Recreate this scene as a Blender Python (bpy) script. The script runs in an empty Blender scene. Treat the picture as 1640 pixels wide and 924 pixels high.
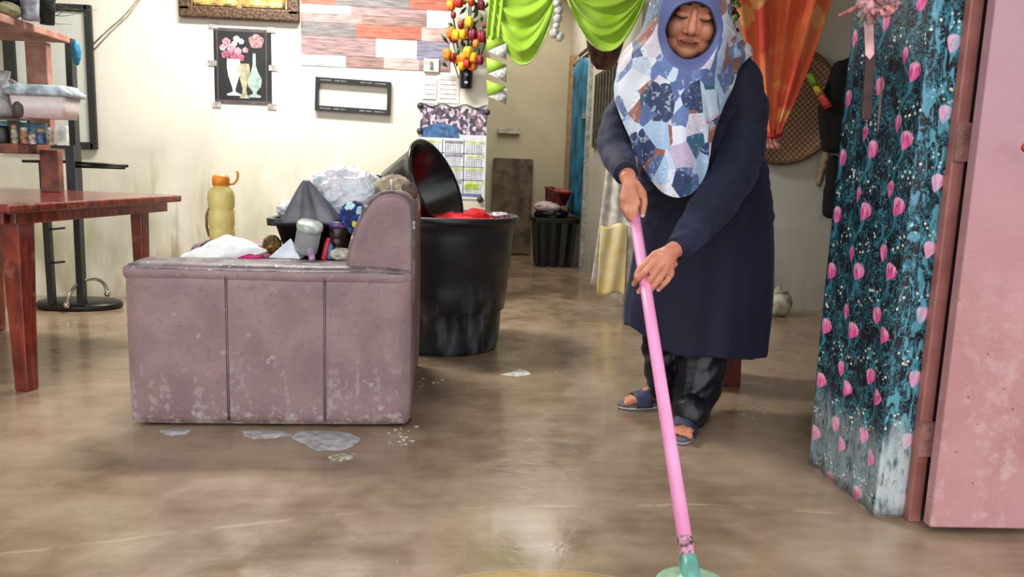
import bpy, math, random
from mathutils import Vector, Matrix, noise
random.seed(7)
S = bpy.context.scene
COL = S.collection
PI = math.pi
# ---------------------------------------------------------------- camera, world, light, exposure
FPX, CAMH = 1250.0, 0.95
yaw, pitch, roll = math.radians(5), math.atan(197/1250.), math.radians(2.0)
fw = Vector((math.sin(yaw)*math.cos(pitch), math.cos(yaw)*math.cos(pitch), -math.sin(pitch)))
r0 = Vector((math.cos(yaw), -math.sin(yaw), 0)); u0 = r0.cross(fw)
RT = r0*math.cos(roll)+u0*math.sin(roll)
UP = -r0*math.sin(roll)+u0*math.cos(roll)
CAM = Vector((0, 0, CAMH))
cd = bpy.data.cameras.new('camera'); cam = bpy.data.objects.new('camera', cd); COL.objects.link(cam)
cd.sensor_width = 36; cd.lens = FPX*36/1640; cd.clip_start = .05
cam.matrix_world = Matrix(((RT.x, UP.x, -fw.x, 0), (RT.y, UP.y, -fw.y, 0), (RT.z, UP.z, -fw.z, CAMH), (0, 0, 0, 1)))
S.camera = cam
W_ = bpy.data.worlds.new('overcast_sky'); S.world = W_; W_.use_nodes = True
bg = W_.node_tree.nodes['Background']; bg.inputs[0].default_value = (.93, .97, 1, 1); bg.inputs[1].default_value = 1.15
S.view_settings.view_transform = 'Standard'; S.view_settings.look = 'None'
S.view_settings.gamma = 1; S.view_settings.use_curve_mapping = False; S.view_settings.exposure = 0.45

def lamp(name, loc, aim, size, power, col=(1, .97, .92), size_y=None):
    l = bpy.data.lights.new(name, 'AREA'); l.energy = power; l.size = size; l.color = col
    if size_y: l.shape = 'RECTANGLE'; l.size_y = size_y
    o = bpy.data.objects.new(name, l); COL.objects.link(o); o.location = loc
    o.rotation_euler = (Vector(aim)-Vector(loc)).to_track_quat('-Z', 'Y').to_euler()
    return o
sun = bpy.data.lights.new('hazy_sun', 'SUN'); sun.energy = .45; sun.angle = math.radians(50); sun.color = (1, .97, .92)
so = bpy.data.objects.new('hazy_sun', sun); COL.objects.link(so); so.rotation_euler = Vector((.30, 1, -.42)).to_track_quat('-Z', 'Y').to_euler()
lamp('ceiling_fill', (-.9, 4.3, 2.7), (-.9, 4.3, 0), 1.2, 74, (1, .98, .93), .3)  # added unseen area light overhead, brightens the back wall
lamp('hallway_fill', (.75, 6.9, 2.7), (.75, 6.9, 0), .9, 22, (1, .96, .88), 2.0)  # added unseen area light for the hallway, widened to soften its floor glare

def ray(px, py): return fw*FPX+RT*(px-820)+UP*(462-py)
def F(px, py, z=0): d = ray(px, py); return CAM+d*((z-CAMH)/d.z)       # floor (or height z) point seen there
def P(px, py, Y): d = ray(px, py); return CAM+d*(Y/d.y)                # point seen there on the plane at depth Y
def PX(px, py, X): d = ray(px, py); return CAM+d*(X/d.x)

# ---------------------------------------------------------------- materials
def lin(c):
    return tuple(((v/255)/12.92 if v/255 <= .04045 else ((v/255+.055)/1.055)**2.4) for v in c)+(1,)
class N:
    """tiny expression-to-nodes compiler"""
    t = None
    def __init__(s, k): s.k = k
    @staticmethod
    def m(op, *a, clamp=False):
        n = N.t.nodes.new('ShaderNodeMath'); n.operation = op; n.use_clamp = clamp
        for i, v in enumerate(a):
            if isinstance(v, N): N.t.links.new(v.k, n.inputs[i])
            else: n.inputs[i].default_value = v
        return N(n.outputs[0])
    def __add__(s, o): return N.m('ADD', s, o)
    __radd__ = __add__
    def __sub__(s, o): return N.m('SUBTRACT', s, o)
    def __rsub__(s, o): return N.m('SUBTRACT', o, s)
    def __mul__(s, o): return N.m('MULTIPLY', s, o)
    __rmul__ = __mul__
    def __truediv__(s, o): return N.m('DIVIDE', s, o)
def frac(a): return N.m('FRACT', a)
def floor(a): return N.m('FLOOR', a)
def sin(a): return N.m('SINE', a)
def absn(a): return N.m('ABSOLUTE', a)
def mx(a, b): return N.m('MAXIMUM', a, b)
def mn(a, b): return N.m('MINIMUM', a, b)
def step(a, lo, hi):
    n = N.t.nodes.new('ShaderNodeMapRange'); n.interpolation_type = 'SMOOTHSTEP'; n.clamp = True
    N.t.links.new(a.k, n.inputs[0]); n.inputs[1].default_value = lo; n.inputs[2].default_value = hi
    if lo > hi: n.inputs[1].default_value = hi; n.inputs[2].default_value = lo; n.inputs[3].default_value = 1; n.inputs[4].default_value = 0
    return N(n.outputs[0])
def coord(kind='Object'):
    return N(N.t.nodes.new('ShaderNodeTexCoord').outputs[kind])
def world_pos(): return N(N.t.nodes.new('ShaderNodeNewGeometry').outputs['Position'])
def xyz(v):
    n = N.t.nodes.new('ShaderNodeSeparateXYZ'); N.t.links.new(v.k, n.inputs[0]); return [N(o) for o in n.outputs]
def vec(x, y, z=0.0):
    n = N.t.nodes.new('ShaderNodeCombineXYZ')
    for i, v in enumerate((x, y, z)):
        if isinstance(v, N): N.t.links.new(v.k, n.inputs[i])
        else: n.inputs[i].default_value = v
    return N(n.outputs[0])
def scl(v, s):
    n = N.t.nodes.new('ShaderNodeMapping'); N.t.links.new(v.k, n.inputs[0]); n.inputs['Scale'].default_value = s if hasattr(s, '__len__') else (s, s, s); return N(n.outputs[0])
def noi(v, scale, detail=3, dist=0, rough=.5):
    n = N.t.nodes.new('ShaderNodeTexNoise'); N.t.links.new(v.k, n.inputs['Vector'])
    n.inputs['Scale'].default_value = scale; n.inputs['Detail'].default_value = detail; n.inputs['Distortion'].default_value = dist; n.inputs['Roughness'].default_value = rough
    return N(n.outputs[0])
def voro(v, scale, feature='F1', out=0, rnd=1, metric='EUCLIDEAN'):
    n = N.t.nodes.new('ShaderNodeTexVoronoi'); n.feature = feature
    if feature != 'DISTANCE_TO_EDGE': n.distance = metric
    N.t.links.new(v.k, n.inputs['Vector']); n.inputs['Scale'].default_value = scale; n.inputs['Randomness'].default_value = rnd
    return N(n.outputs[out])
def col(c):
    n = N.t.nodes.new('ShaderNodeRGB'); n.outputs[0].default_value = lin(c); return N(n.outputs[0])
def mixc(f, a, b):
    n = N.t.nodes.new('ShaderNodeMix'); n.data_type = 'RGBA'
    if isinstance(f, N): N.t.links.new(f.k, n.inputs[0])
    else: n.inputs[0].default_value = f
    for i, v in ((6, a), (7, b)):
        if isinstance(v, N): N.t.links.new(v.k, n.inputs[i])
        else: n.inputs[i].default_value = lin(v)
    return N(n.outputs[2])
def ramp(f, stops, interp='CONSTANT'):
    n = N.t.nodes.new('ShaderNodeValToRGB'); N.t.links.new(f.k, n.inputs[0]); r = n.color_ramp; r.interpolation = interp
    while len(r.elements) < len(stops): r.elements.new(.5)
    for e, (p, c) in zip(r.elements, stops): e.position = p; e.color = lin(c)
    return N(n.outputs[0])
def newmat(name):
    m = bpy.data.materials.new(name); m.use_nodes = True; N.t = m.node_tree
    return m, m.node_tree.nodes['Principled BSDF']
def put(b, key, v):
    if isinstance(v, N): N.t.links.new(v.k, b.inputs[key])
    else: b.inputs[key].default_value = v
def bump(b, h, strength=.3, dist=.01):
    n = N.t.nodes.new('ShaderNodeBump'); N.t.links.new(h.k, n.inputs['Height']); n.inputs['Strength'].default_value = strength; n.inputs['Distance'].default_value = dist
    N.t.links.new(n.outputs[0], b.inputs['Normal'])
MC = {}
def mat(name, c=(128, 128, 128), rough=.6, var=.12, scale=25, metal=0, bmp=0, alpha=1, trans=0, sheen=0, c2=None, coat=0):
    if name in MC: return MC[name]
    m, b = newmat(name); o = coord()
    n = noi(o, scale, 4)
    d = c2 or tuple(max(0, v*(1-var*2.2)) for v in c)
    put(b, 'Base Color', mixc(step(n, .32, .68), d, c))
    put(b, 'Roughness', rough); put(b, 'Metallic', metal)
    if alpha < 1: put(b, 'Alpha', alpha)
    if trans: put(b, 'Transmission Weight', trans); put(b, 'IOR', 1.15)
    if sheen: put(b, 'Sheen Weight', sheen)
    if coat: put(b, 'Coat Weight', coat); put(b, 'Coat Roughness', .1)
    if bmp: bump(b, n, bmp, .01)
    MC[name] = m; return m

# ---------------------------------------------------------------- mesh building
ORG = {}
def V(*a): return Vector(a)
class MB:
    def __init__(s): s.v = []; s.f = []; s.m = []; s.uv = {}; s.sm = []
    def add(s, vs, fs, mi=0, smooth=True):
        o = len(s.v); s.v += [Vector(v) for v in vs]
        for f in fs: s.f.append([o+i for i in f]); s.m.append(mi); s.sm.append(smooth)
        return o
    def box(s, c, d, mi=0, rz=0, rot=None, taper=1):
        c = Vector(c); R = rot or Matrix.Rotation(rz, 3, 'Z'); x, y, z = [q/2 for q in d]
        vs = [c+R@Vector((a*x*(taper if k < 0 else 1), b*y*(taper if k < 0 else 1), k*z)) for k in (-1, 1) for a, b in ((-1, -1), (1, -1), (1, 1), (-1, 1))]
        s.add(vs, [(3, 2, 1, 0), (4, 5, 6, 7), (0, 1, 5, 4), (1, 2, 6, 5), (2, 3, 7, 6), (3, 0, 4, 7)], mi, False); return s
    def quadbar(s, a, b, w, h, mi=0, up=(0, 0, 1)):
        a, b = Vector(a), Vector(b); d = (b-a); L = d.length; z = d.normalized(); x = Vector(up).cross(z)
        if x.length < 1e-4: x = Vector((1, 0, 0)).cross(z)
        x.normalize(); y = z.cross(x); R = Matrix((x, y, z)).transposed()
        return s.box((a+b)/2, (w, h, L), mi, rot=R)
    def loft(s, rings, mi=0, cap=True, close=True, smooth=True):
        n = len(rings[0]); vs = [p for r in rings for p in r]; fs = []
        for i in range(len(rings)-1):
            for j in range(n if close else n-1):
                k = (j+1) % n; fs.append((i*n+j, i*n+k, (i+1)*n+k, (i+1)*n+j))
        if cap: fs.append(list(range(n))[::-1]); fs.append([(len(rings)-1)*n+j for j in range(n)])
        return s.add(vs, fs, mi, smooth)
    def tube(s, pts, rad, n=12, mi=0, cap=True, flat=1):
        pts = [Vector(p) for p in pts]; rad = rad if hasattr(rad, '__len__') else [rad]*len(pts); rings = []; px = None
        for i, p in enumerate(pts):
            t = (pts[min(i+1, len(pts)-1)]-pts[max(i-1, 0)]).normalized()
            if px is None:
                a = Vector((0, 0, 1)) if abs(t.z) < .9 else Vector((1, 0, 0)); px = t.cross(a).normalized()
            px = (px-t*px.dot(t)).normalized(); py = t.cross(px)
            rings.append([p+(px*math.cos(2*PI*j/n)+py*math.sin(2*PI*j/n)*flat)*rad[i] for j in range(n)])
        s.loft(rings, mi, cap); return s
    def caps(s, a, b, ra, rb, n=14, mi=0):                 # capsule with round ends
        a, b = Vector(a), Vector(b); d = (b-a).normalized() if (b-a).length > 1e-6 else Vector((0, 0, 1))
        pts = []; rr = []
        for k in range(5): t = PI/2*(1-k/4); pts.append(a-d*ra*math.sin(t)); rr.append(max(ra*math.cos(t), ra*.02))
        for k in range(5): t = PI/2*k/4; pts.append(b+d*rb*math.sin(t)); rr.append(max(rb*math.cos(t), rb*.02))
        return s.tube(pts, rr, n, mi)
    def chain(s, pts, rr, n=14, mi=0):
        for i in range(len(pts)-1): s.caps(pts[i], pts[i+1], rr[i], rr[i+1], n, mi)
        return s
    def ell(s, c, r, mi=0, M=None, n=20, k=12, fn=None):
        c = Vector(c); rings = []
        for i in range(k+1):
            t = -PI/2+PI*i/k; ct = max(math.cos(t), .02)
            ring = []
            for j in range(n):
                a = 2*PI*j/n; d = Vector((math.cos(a)*ct, math.sin(a)*ct, math.sin(t)))
                q = fn(d) if fn else 1
                p = Vector((d.x*r[0], d.y*r[1], d.z*r[2]))*q
                ring.append((M@(c+p)) if M else c+p)
            rings.append(ring)
        s.loft(rings, mi); return s
    def lathe(s, prof, c=(0, 0, 0), n=32, mi=0, axis=None, cap=True, fn=None):
        c = Vector(c); A = Vector(axis).normalized() if axis else Vector((0, 0, 1))
        x = A.orthogonal().normalized() if axis else Vector((1, 0, 0)); y = A.cross(x)
        rings = []
        for r, z in prof:
            rings.append([c+A*z+(x*math.cos(2*PI*j/n)+y*math.sin(2*PI*j/n))*max(r, .0005)*(fn(j/n, z) if fn else 1) for j in range(n)])
        s.loft(rings, mi, cap); return s
    def grid(s, fn, nu, nv, mi=0, smooth=True, closeu=False):
        vs = [Vector(fn(i/nu, j/nv)) for j in range(nv+1) for i in range(nu+(0 if closeu else 1))]; w = nu+(0 if closeu else 1); fs = []
        for j in range(nv):
            for i in range(nu):
                k = (i+1) % w if closeu else i+1
                fs.append((j*w+i, j*w+k, (j+1)*w+k, (j+1)*w+i))
        return s.add(vs, fs, mi, smooth)
    def prism(s, poly, y0, y1, mi=0, f=None, smooth=False):     # poly in (x,z), extruded along y
        f = f or (lambda x, y, z: Vector((x, y, z)))
        n = len(poly); vs = [f(x, y0, z) for x, z in poly]+[f(x, y1, z) for x, z in poly]
        fs = [list(range(n)), list(range(n, 2*n))[::-1]]+[(i, n+i, n+(i+1) % n, (i+1) % n) for i in range(n)]
        s.add(vs, fs, mi, smooth); return s
    def build(s, name, mats, parent=None, bevel=0, thick=0, sub=0, origin=None, seg=2, uv=None, smooth=None):
        me = bpy.data.meshes.new(name)
        if parent is not None: org = ORG[parent.name]
        else:
            if origin is None:
                xs = [v.x for v in s.v]; ys = [v.y for v in s.v]; zs = [v.z for v in s.v]
                origin = ((min(xs)+max(xs))/2, (min(ys)+max(ys))/2, min(zs))
            org = Vector(origin)
        me.from_pydata([tuple(v-org) for v in s.v], [], s.f)
        mats = mats if isinstance(mats, (list, tuple)) else [mats]
        for m in mats: me.materials.append(m)
        me.polygons.foreach_set('material_index', s.m); me.polygons.foreach_set('use_smooth', s.sm if smooth is None else [smooth]*len(s.f))
        if uv:
            l = me.uv_layers.new(name='UVMap')
            for p in me.polygons:
                for li in p.loop_indices: l.data[li].uv = uv(s.v[me.loops[li].vertex_index], p.normal)
        me.update()
        o = bpy.data.objects.new(name, me); COL.objects.link(o)
        if parent is not None: o.parent = parent; ORG[o.name] = org
        else: o.location = org; ORG[o.name] = org
        if thick: q = o.modifiers.new('t', 'SOLIDIFY'); q.thickness = thick; q.offset = 0
        if bevel: q = o.modifiers.new('b', 'BEVEL'); q.width = bevel; q.segments = seg; q.limit_method = 'ANGLE'; q.angle_limit = math.radians(40)
        if sub: q = o.modifiers.new('s', 'SUBSURF'); q.levels = q.render_levels = sub
        return o
def remeshed(mb, voxel, smooth=4, fac=.5, disp=None):
    me = bpy.data.meshes.new('tmp'); me.from_pydata([tuple(v) for v in mb.v], [], mb.f); me.update()
    o = bpy.data.objects.new('tmp', me); COL.objects.link(o)
    r = o.modifiers.new('r', 'REMESH'); r.mode = 'VOXEL'; r.voxel_size = voxel
    if smooth: q = o.modifiers.new('q', 'SMOOTH'); q.factor = fac; q.iterations = smooth
    dg = bpy.context.evaluated_depsgraph_get(); ev = o.evaluated_get(dg); m2 = bpy.data.meshes.new_from_object(ev)
    out = MB(); out.v = [v.co.copy() for v in m2.vertices]; nr = [v.normal.copy() for v in m2.vertices]
    if disp: out.v = [v+n*disp(v, n) for v, n in zip(out.v, nr)]
    out.f = [list(p.vertices) for p in m2.polygons]; out.m = [0]*len(out.f); out.sm = [True]*len(out.f)
    bpy.data.objects.remove(o); bpy.data.meshes.remove(me); bpy.data.meshes.remove(m2)
    return out
def thing(name, label, cat, loc, group=None):
    o = bpy.data.objects.new(name, None); COL.objects.link(o); o.empty_display_size = .05
    o.location = loc; ORG[o.name] = Vector(loc); return tag(o, label, cat, group)
def tag(o, label, cat, group=None, kind=None):
    o['label'] = label; o['category'] = cat
    if group: o['group'] = group
    if kind: o['kind'] = kind
    return o
def struct(o, label=None):
    o['kind'] = 'structure'
    if label: o['label'] = label
    return o
def lab(o, t): o['label'] = t; return o

# ================================================================ STRUCTURE
# wet brown screed floor
m, b = newmat('wet_screed'); p = world_pos(); X, Y, Z = xyz(p)
n1 = noi(p, 1.3, 5, .6); n2 = noi(p, 7, 6, .3); n3 = noi(scl(p, (1.2, 6, 1)), 5, 4)
c = ramp(n1*.55+n2*.3+n3*.15, [(.33, (100, 84, 68)), (.45, (134, 113, 92)), (.54, (152, 130, 108)), (.68, (174, 154, 133))], 'LINEAR')
sp = step(voro(p, 26, 'F1'), .07, .04)*step(noi(p, 2.1, 2), .5, .6)
c = mixc(sp, c, (196, 184, 164))
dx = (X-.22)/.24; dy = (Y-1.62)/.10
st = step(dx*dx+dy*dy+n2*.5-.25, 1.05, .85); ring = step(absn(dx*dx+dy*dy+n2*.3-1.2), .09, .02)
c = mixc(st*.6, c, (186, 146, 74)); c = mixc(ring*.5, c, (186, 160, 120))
arc = (X-.45)*(X-.45)*.12+Y+(n1-.5)*.12
c = mixc(step(absn(arc-2.08), .010, .003)*step(n2, .45, .6)*.6, c, (190, 166, 140))
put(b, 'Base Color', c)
put(b, 'Roughness', step(n1+n2*.6, .55, .95)*.22+.10)
put(b, 'Coat Weight', .25); put(b, 'Coat Roughness', .08)
bump(b, n2*.6+noi(p, 2.5, 3)*1.0+noi(p, 40, 3)*.15, .22, .02)
M_floor = m
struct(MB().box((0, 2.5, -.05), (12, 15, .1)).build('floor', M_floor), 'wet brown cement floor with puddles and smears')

def wallmat(name, base, stain, damp, amt=1.0, zs=1.0):
    m, b = newmat(name); p = world_pos(); X, Y, Z = xyz(p)
    n = noi(p, 2.2, 6, .8); n2 = noi(scl(p, (1, 1, .35)), 5, 5)
    c = mixc(step(n, .3, .75), base, tuple(v*.93 for v in base))
    low = step(Z+(n2-.5)*.5, zs, .15)
    c = mixc(low*step(n2, .3, .62)*.75*amt, c, stain)
    c = mixc(step(Z+(n-.5)*.3, .45*zs, .02)*step(n2, .35, .7)*.7*amt, c, damp)
    c = mixc(step(noi(scl(p, (1, 1, .2)), 9, 5), .6, .72)*step(Z, 1.2, .4)*.5*amt, c, damp)
    put(b, 'Base Color', c); put(b, 'Roughness', .75); bump(b, noi(p, 30, 4), .12, .006)
    return m
M_wall = wallmat('cream_painted_wall', (233, 228, 212), (172, 170, 130), (150, 126, 86), 1.1, 1.3)
M_hall = wallmat('dingy_hallway_wall', (196, 186, 160), (168, 158, 128), (120, 104, 80), .8, 1.4)
M_grey = wallmat('greyed_wall', (206, 202, 192), (182, 176, 160), (140, 128, 110), .8, .7)
H = 2.85
XC0, XC1 = .262, 1.265
struct(MB().box(((XC0-4)/2, 5.36, H/2), (XC0+4, .12, H)).build('wall_back', M_wall), 'cream back wall with damp stains low down')
struct(MB().box(((XC1+4)/2, 5.36, H/2), (4-XC1, .12, H)).build('wall_back_right', M_grey))
struct(MB().box((XC0-.06, 6.9, H/2), (.12, 3.0, H)).build('wall_hallway_left', M_hall))
# hallway right wall with a doorway near its far end
YD0, YD1 = 7.08, 7.92
mb = MB(); mb.box((XC1+.06, (5.42+YD0)/2, H/2), (.12, YD0-5.42, H)); mb.box((XC1+.06, (YD1+8.4)/2, H/2), (.12, 8.4-YD1, H)); mb.box((XC1+.06, (YD0+YD1)/2, (2.05+H)/2), (.12, YD1-YD0, H-2.05))
struct(mb.build('wall_hallway_right', M_grey))
struct(MB().box((XC1+.8, 7.1, H/2), (.1, 2.0, H)).build('wall_side_room', M_hall))
struct(MB().box((1, 8.46, H/2), (3.0, .12, H)).build('wall_hallway_end', M_hall), 'dim stained wall closing off the hallway')
struct(MB().box((-4.06, 2.8, H/2), (.12, 5.3, H)).build('wall_left', M_wall))
struct(MB().box((4.06, 3.7, H/2), (.12, 3.4, H)).build('wall_right', M_grey))
struct(MB().box((0, 5.2, H+.05), (8.3, 6.7, .1)).build('ceiling', mat('ceiling_white', (222, 220, 212), .9, .04)))
struct(MB().box((XC0+.5, 5.36, 2.5), (1.0, .10, .7)).build('wall_header', M_wall))

# floral wrapped wall end (pillar) beside the entrance
YP0_ = 1.985
m, b = newmat('floral_fabric'); uvn = coord('UV'); U, Vv, _ = xyz(uvn)
Pw = world_pos(); PXx, PY, PZ = xyz(Pw)
wob = noi(scl(uvn, (14, 14, 14)), 1, 2)
cu = U/.165; cv = Vv/.178+floor(cu)*.12
fu = frac(cu); fv = frac(cv)
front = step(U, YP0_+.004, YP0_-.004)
bgc = mixc(step(noi(scl(uvn, (26, 20, 1)), 1, 3), .45, .6), (9, 10, 20), (15, 24, 42))
r1 = step(absn(noi(scl(uvn, (34, 22, 1)), 1, 2, 1.4)-.5), .026, .010); r2 = step(absn(noi(scl(uvn, (60, 40, 1)), 1, 1, 2.0)-.5), .05, .02)
leaf = mx(r1, r2*step(noi(scl(uvn, (17, 15, 1)), 1, 2), .45, .55))
c = mixc(leaf, bgc, mixc(noi(uvn, 60, 1), (16, 74, 96), (72, 158, 174)))
stem = step(absn(fu-.5+sin(fv*6.283+1.0)*.16+(wob-.5)*.25), .055, .02)
c = mixc(stem*.75, c, (48, 132, 152))
stem2 = step(absn(fu-.22-fv*.5+(wob-.5)*.3), .035, .012)*step(fv, .1, .25)
c = mixc(stem2*.8, c, (40, 136, 152))
def petal(cx, cy, a, bb, ang):
    du = fu-cx; dv = fv-cy; ca, sa = math.cos(ang), math.sin(ang)
    e1 = (du*ca+dv*sa)/a; e2 = (dv*ca-du*sa)/bb
    w_ = mx(e2*.55+1.0, .25); jag = absn(frac(e1*2.4+.5)-.5)*.5*step(e2, .2, .8)
    return step(e1*e1/(w_*w_)*1.3+e2*e2+jag+(wob-.5)*.5, 1.15, .85)
dots = step(voro(scl(uvn, (62, 62, 1)), 1, 'F1'), .30, .20)*step(absn(fv-.80+sin(fu*6.283)*.09), .17, .08)
c = mixc(dots, c, (226, 222, 204))
for (cx, cy, a, bb, an) in ((.30, .28, .15, .15, .45), (.60, .55, .125, .14, .25)):
    k = petal(cx, cy, a, bb, an); streak = noi(scl(uvn, (160, 34, 1)), 1, 2)
    top = step(fv, cy-.1, cy+.13)
    pc = mixc(step(streak, .35, .65), (214, 52, 128), (246, 128, 190))
    pc = mixc(step(streak+top*.5-.2, .5, .95)*.6, pc, (240, 214, 232))
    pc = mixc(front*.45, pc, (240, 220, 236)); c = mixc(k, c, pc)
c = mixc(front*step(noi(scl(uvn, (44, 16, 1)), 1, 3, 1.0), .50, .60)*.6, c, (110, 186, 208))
# bleached, mud-splashed hem
hem = step(PZ+(noi(scl(uvn, (22, 5, 1)), 1, 3)-.5)*.22, .31, .17)
c = mixc(hem*(front*.55+.35)*step(noi(scl(uvn, (60, 18, 1)), 1, 3), .25, .55), c, (196, 204, 206))
put(b, 'Base Color', c); put(b, 'Roughness', .5); bump(b, noi(scl(uvn, (40, 5, 1)), 1, 3)+noi(uvn, 80, 2)*.3, .5, .012)
M_flor = m
XP, YP0, YP1 = 1.222, 1.985, 2.385
mb = MB()
NZ = 60
def ptrace(u, v):      # u around: left face (far->near) then front face
    L1 = YP1-YP0; L2 = .088; s = u*(L1+L2); z = v*2.6
    w = .004*math.sin(s*70+z*3)+.004*noise.noise(V(s*9, z*2.2, 1))
    if s < L1: return V(XP-w-.0, YP1-s, z+.012)
    return V(XP+(s-L1), YP0-w*.6, z+.012)
fab = MB(); fab.grid(ptrace, 48, 70)
mb.box((XP+.11, (YP0+YP1)/2+.003, H/2), (.212, YP1-YP0-.012, H))
pil = struct(mb.build('wall_front', mat('grey_plaster', (150, 132, 126), .8)))
struct(MB().box((XP+1.6, 2.3, H/2), (2.76, .16, H)).build('wall_front_right', M_grey))
fo = fab.build('fabric_drape', M_flor, None, thick=.004, origin=(XP, 2.2, 0))
ul = fo.data.uv_layers.new(name='UVMap'); LT = YP1-YP0+.088
for pg in fo.data.polygons:
    for li, vi in zip(pg.loop_indices, pg.vertices): ul.data[li].uv = (YP1-(vi % 49)/48*LT, (vi//49)/70*2.6)
tag(fo, 'dark floral fabric with pink tulips wrapped around the doorway wall end', 'fabric')
# door frame
M_jamb = mat('worn_pink_frame', (170, 112, 104), .45, .12, 9, c2=(150, 92, 84)); M_dk = mat('gap_shade', (62, 40, 36), .6); M_br = mat('brown_frame_edge', (104, 62, 52), .45, .15, 12)
fr = thing('door_frame', 'pinkish brown painted wooden door frame beside the floral fabric', 'door frame', (1.33, 1.98, 0))
MB().box((1.328, 1.985, 1.3), (.036, .05, 2.6)).build('jamb', M_jamb, fr, bevel=.004)
MB().box((1.357, 2.00, 1.3), (.022, .05, 2.6)).build('gap_strip', M_dk, fr)  # dark strip stands in for the shaded gap beside the jamb
MB().box((1.405, 2.02, 1.3), (.08, .07, 2.6)).build('outer_jamb', M_br, fr, bevel=.003)
hg = MB()
for zc in (.245, 1.05):
    hg = MB(); hg.box((1.333, 1.956, zc), (.044, .006, .10)); hg.tube([(1.362, 1.953, zc-.05), (1.362, 1.953, zc+.05)], .008, 10)
    for dz in (-.03, 0, .03): hg.lathe([(.005, 0), (.003, .002)], (1.330, 1.953, zc+dz), 8, axis=(0, -1, 0))
    hg.build('hinge', mat('painted_hinge', (178, 128, 122), .5), fr)
# door leaf
m, b = newmat('mauve_door_paint'); p = world_pos(); X, Y, Z = xyz(p)
n = noi(p, 3, 5, .5); n2 = noi(p, 28, 6, 0, .65)
c = mixc(step(n, .3, .7), (176, 122, 122), (192, 140, 142))
c = mixc(step(Z, .55, 1.3)*.45, c, (176, 144, 162))  # lavender gloss reflection painted into the upper leaf colour
c = mixc(step(n2*.6+noi(scl(p, (1, 1, .25)), 12, 4)*.5, .56, .70)*step(Z, .95, .1)*.42, c, (216, 190, 188))
c = mixc(step(voro(p, 30), .12, .07)*step(noi(p, 4, 2), .5, .6)*.8, c, (120, 66, 70))
put(b, 'Base Color', c); put(b, 'Roughness', step(n2, .3, .7)*.2+.25); bump(b, noi(p, 55, 4), .28, .004)
M_door = m
dd = struct(MB().box((1.325+.45, 1.885, 1.05), (.9, .036, 2.06), rz=-.045).build('door_1', M_door, bevel=.004), 'mauve pink painted door leaf folded back outside the entrance')
ORG[dd.name] = Vector(dd.location)

# ================================================================ ARMCHAIR
m, b = newmat('worn_leatherette'); p = world_pos(); X, Y, Z = xyz(p)
n = noi(p, 7, 6, .4); n2 = noi(p, 45, 4); n4 = noi(scl(p, (1, 1, .14)), 26, 4)
c = mixc(step(n, .32, .68), (130, 105, 107), (148, 121, 122))
c = mixc(step(n2, .55, .7)*.4, c, (108, 84, 88))
c = mixc(step(n4*.5+n2*.5, .54, .62)*step(Z, .40, .05)*.5, c, (180, 166, 166))
c = mixc(step(noi(p, 16, 6, 0, .65), .64, .70)*.5, c, (186, 174, 172))
c = mixc(step(noi(p, 22, 6, 0, .7)+step(Z, .09, .01)*.10, .58, .68)*step(Z, .16, .03)*.55, c, (196, 188, 186))
put(b, 'Base Color', c); put(b, 'Roughness', .48)
bump(b, voro(p, 130)*.5+n2, .3, .004); M_leath = m
m, b = newmat('dirty_leatherette_top'); p = world_pos()
c = mixc(step(noi(p, 14, 5), .42, .6), (84, 74, 76), (124, 110, 112)); c = mixc(step(noi(p, 40, 3), .62, .7), c, (180, 170, 168))
put(b, 'Base Color', c); put(b, 'Roughness', .5); M_ltop = m
M_seam = mat('leather_seam', (98, 78, 82), .7)
x0, x1, yA = -1.088, -.118, 2.72
ch = thing('armchair', 'mauve brown leatherette armchair seen from its side, dirty and heaped with belongings', 'armchair', ((x0+x1)/2, 3.17, 0))
def rbox(mb, a, b_, r=.03, mi=0, bulge=0.0, n=6):
    """rounded box, a..b corners, gentle bulge"""
    a, b_ = Vector(a), Vector(b_); c = (a+b_)/2; h = (b_-a)/2
    K = 14
    for ax in range(3):
        for sg in (-1, 1):
            u, w = [(1, 2), (2, 0), (0, 1)][ax]
            def fn(s, t):
                q = [0, 0, 0]; q[ax] = sg; q[u] = (s*2-1)*sg; q[w] = t*2-1
                P_ = Vector([math.copysign(min(1, abs(math.sin(v*PI/2))), v)*h[i] if abs(v) < 1 else v*h[i] for i, v in enumerate(q)])
                inn = Vector([max(-h[i]+r, min(h[i]-r, P_[i])) for i in range(3)]); d = P_-inn
                if d.length > 1e-9: P_ = inn+d.normalized()*min(r, r)
                s2 = 1-abs(q[u])**3; t2 = 1-abs(q[w])**3
                P_[ax] += sg*bulge*s2*t2
                return c+P_
            mb.grid(fn, K, K, mi)
def weld(o, d=.0006):
    q = o.modifiers.new('w', 'WELD'); q.merge_threshold = d; return o
a_ = MB(); rbox(a_, (x0+.006, yA, .014), (x1, yA+.2, .56), .022, 0, .008); weld(a_.build('arm_panel', M_leath, ch))
a_ = MB(); rbox(a_, (x0-.003, yA-.002, .515), (x1+.001, yA+.215, .575), .028, 0, .007)
for i, v in enumerate(a_.v): v.z += .006*noise.noise(v*9)
w = weld(a_.build('arm_pad', [M_leath, M_ltop], ch))
for p_ in w.data.polygons:
    if p_.normal.z > .6: p_.material_index = 1
lab(w, 'scuffed grey top edge of the armrest')
for fx in (.345, .688):
    sm = MB(); xx = x0+(x1-x0)*fx; sm.tube([(xx+.004, yA-.008-.001*math.sin(k), .03+.515*k/6) for k in range(7)], .0018, 6)
    sm.tube([(xx+.010, yA-.0075, .03+.515*k/6) for k in range(7)], .0016, 6)
    sm.build('seam', M_seam, ch)
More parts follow.
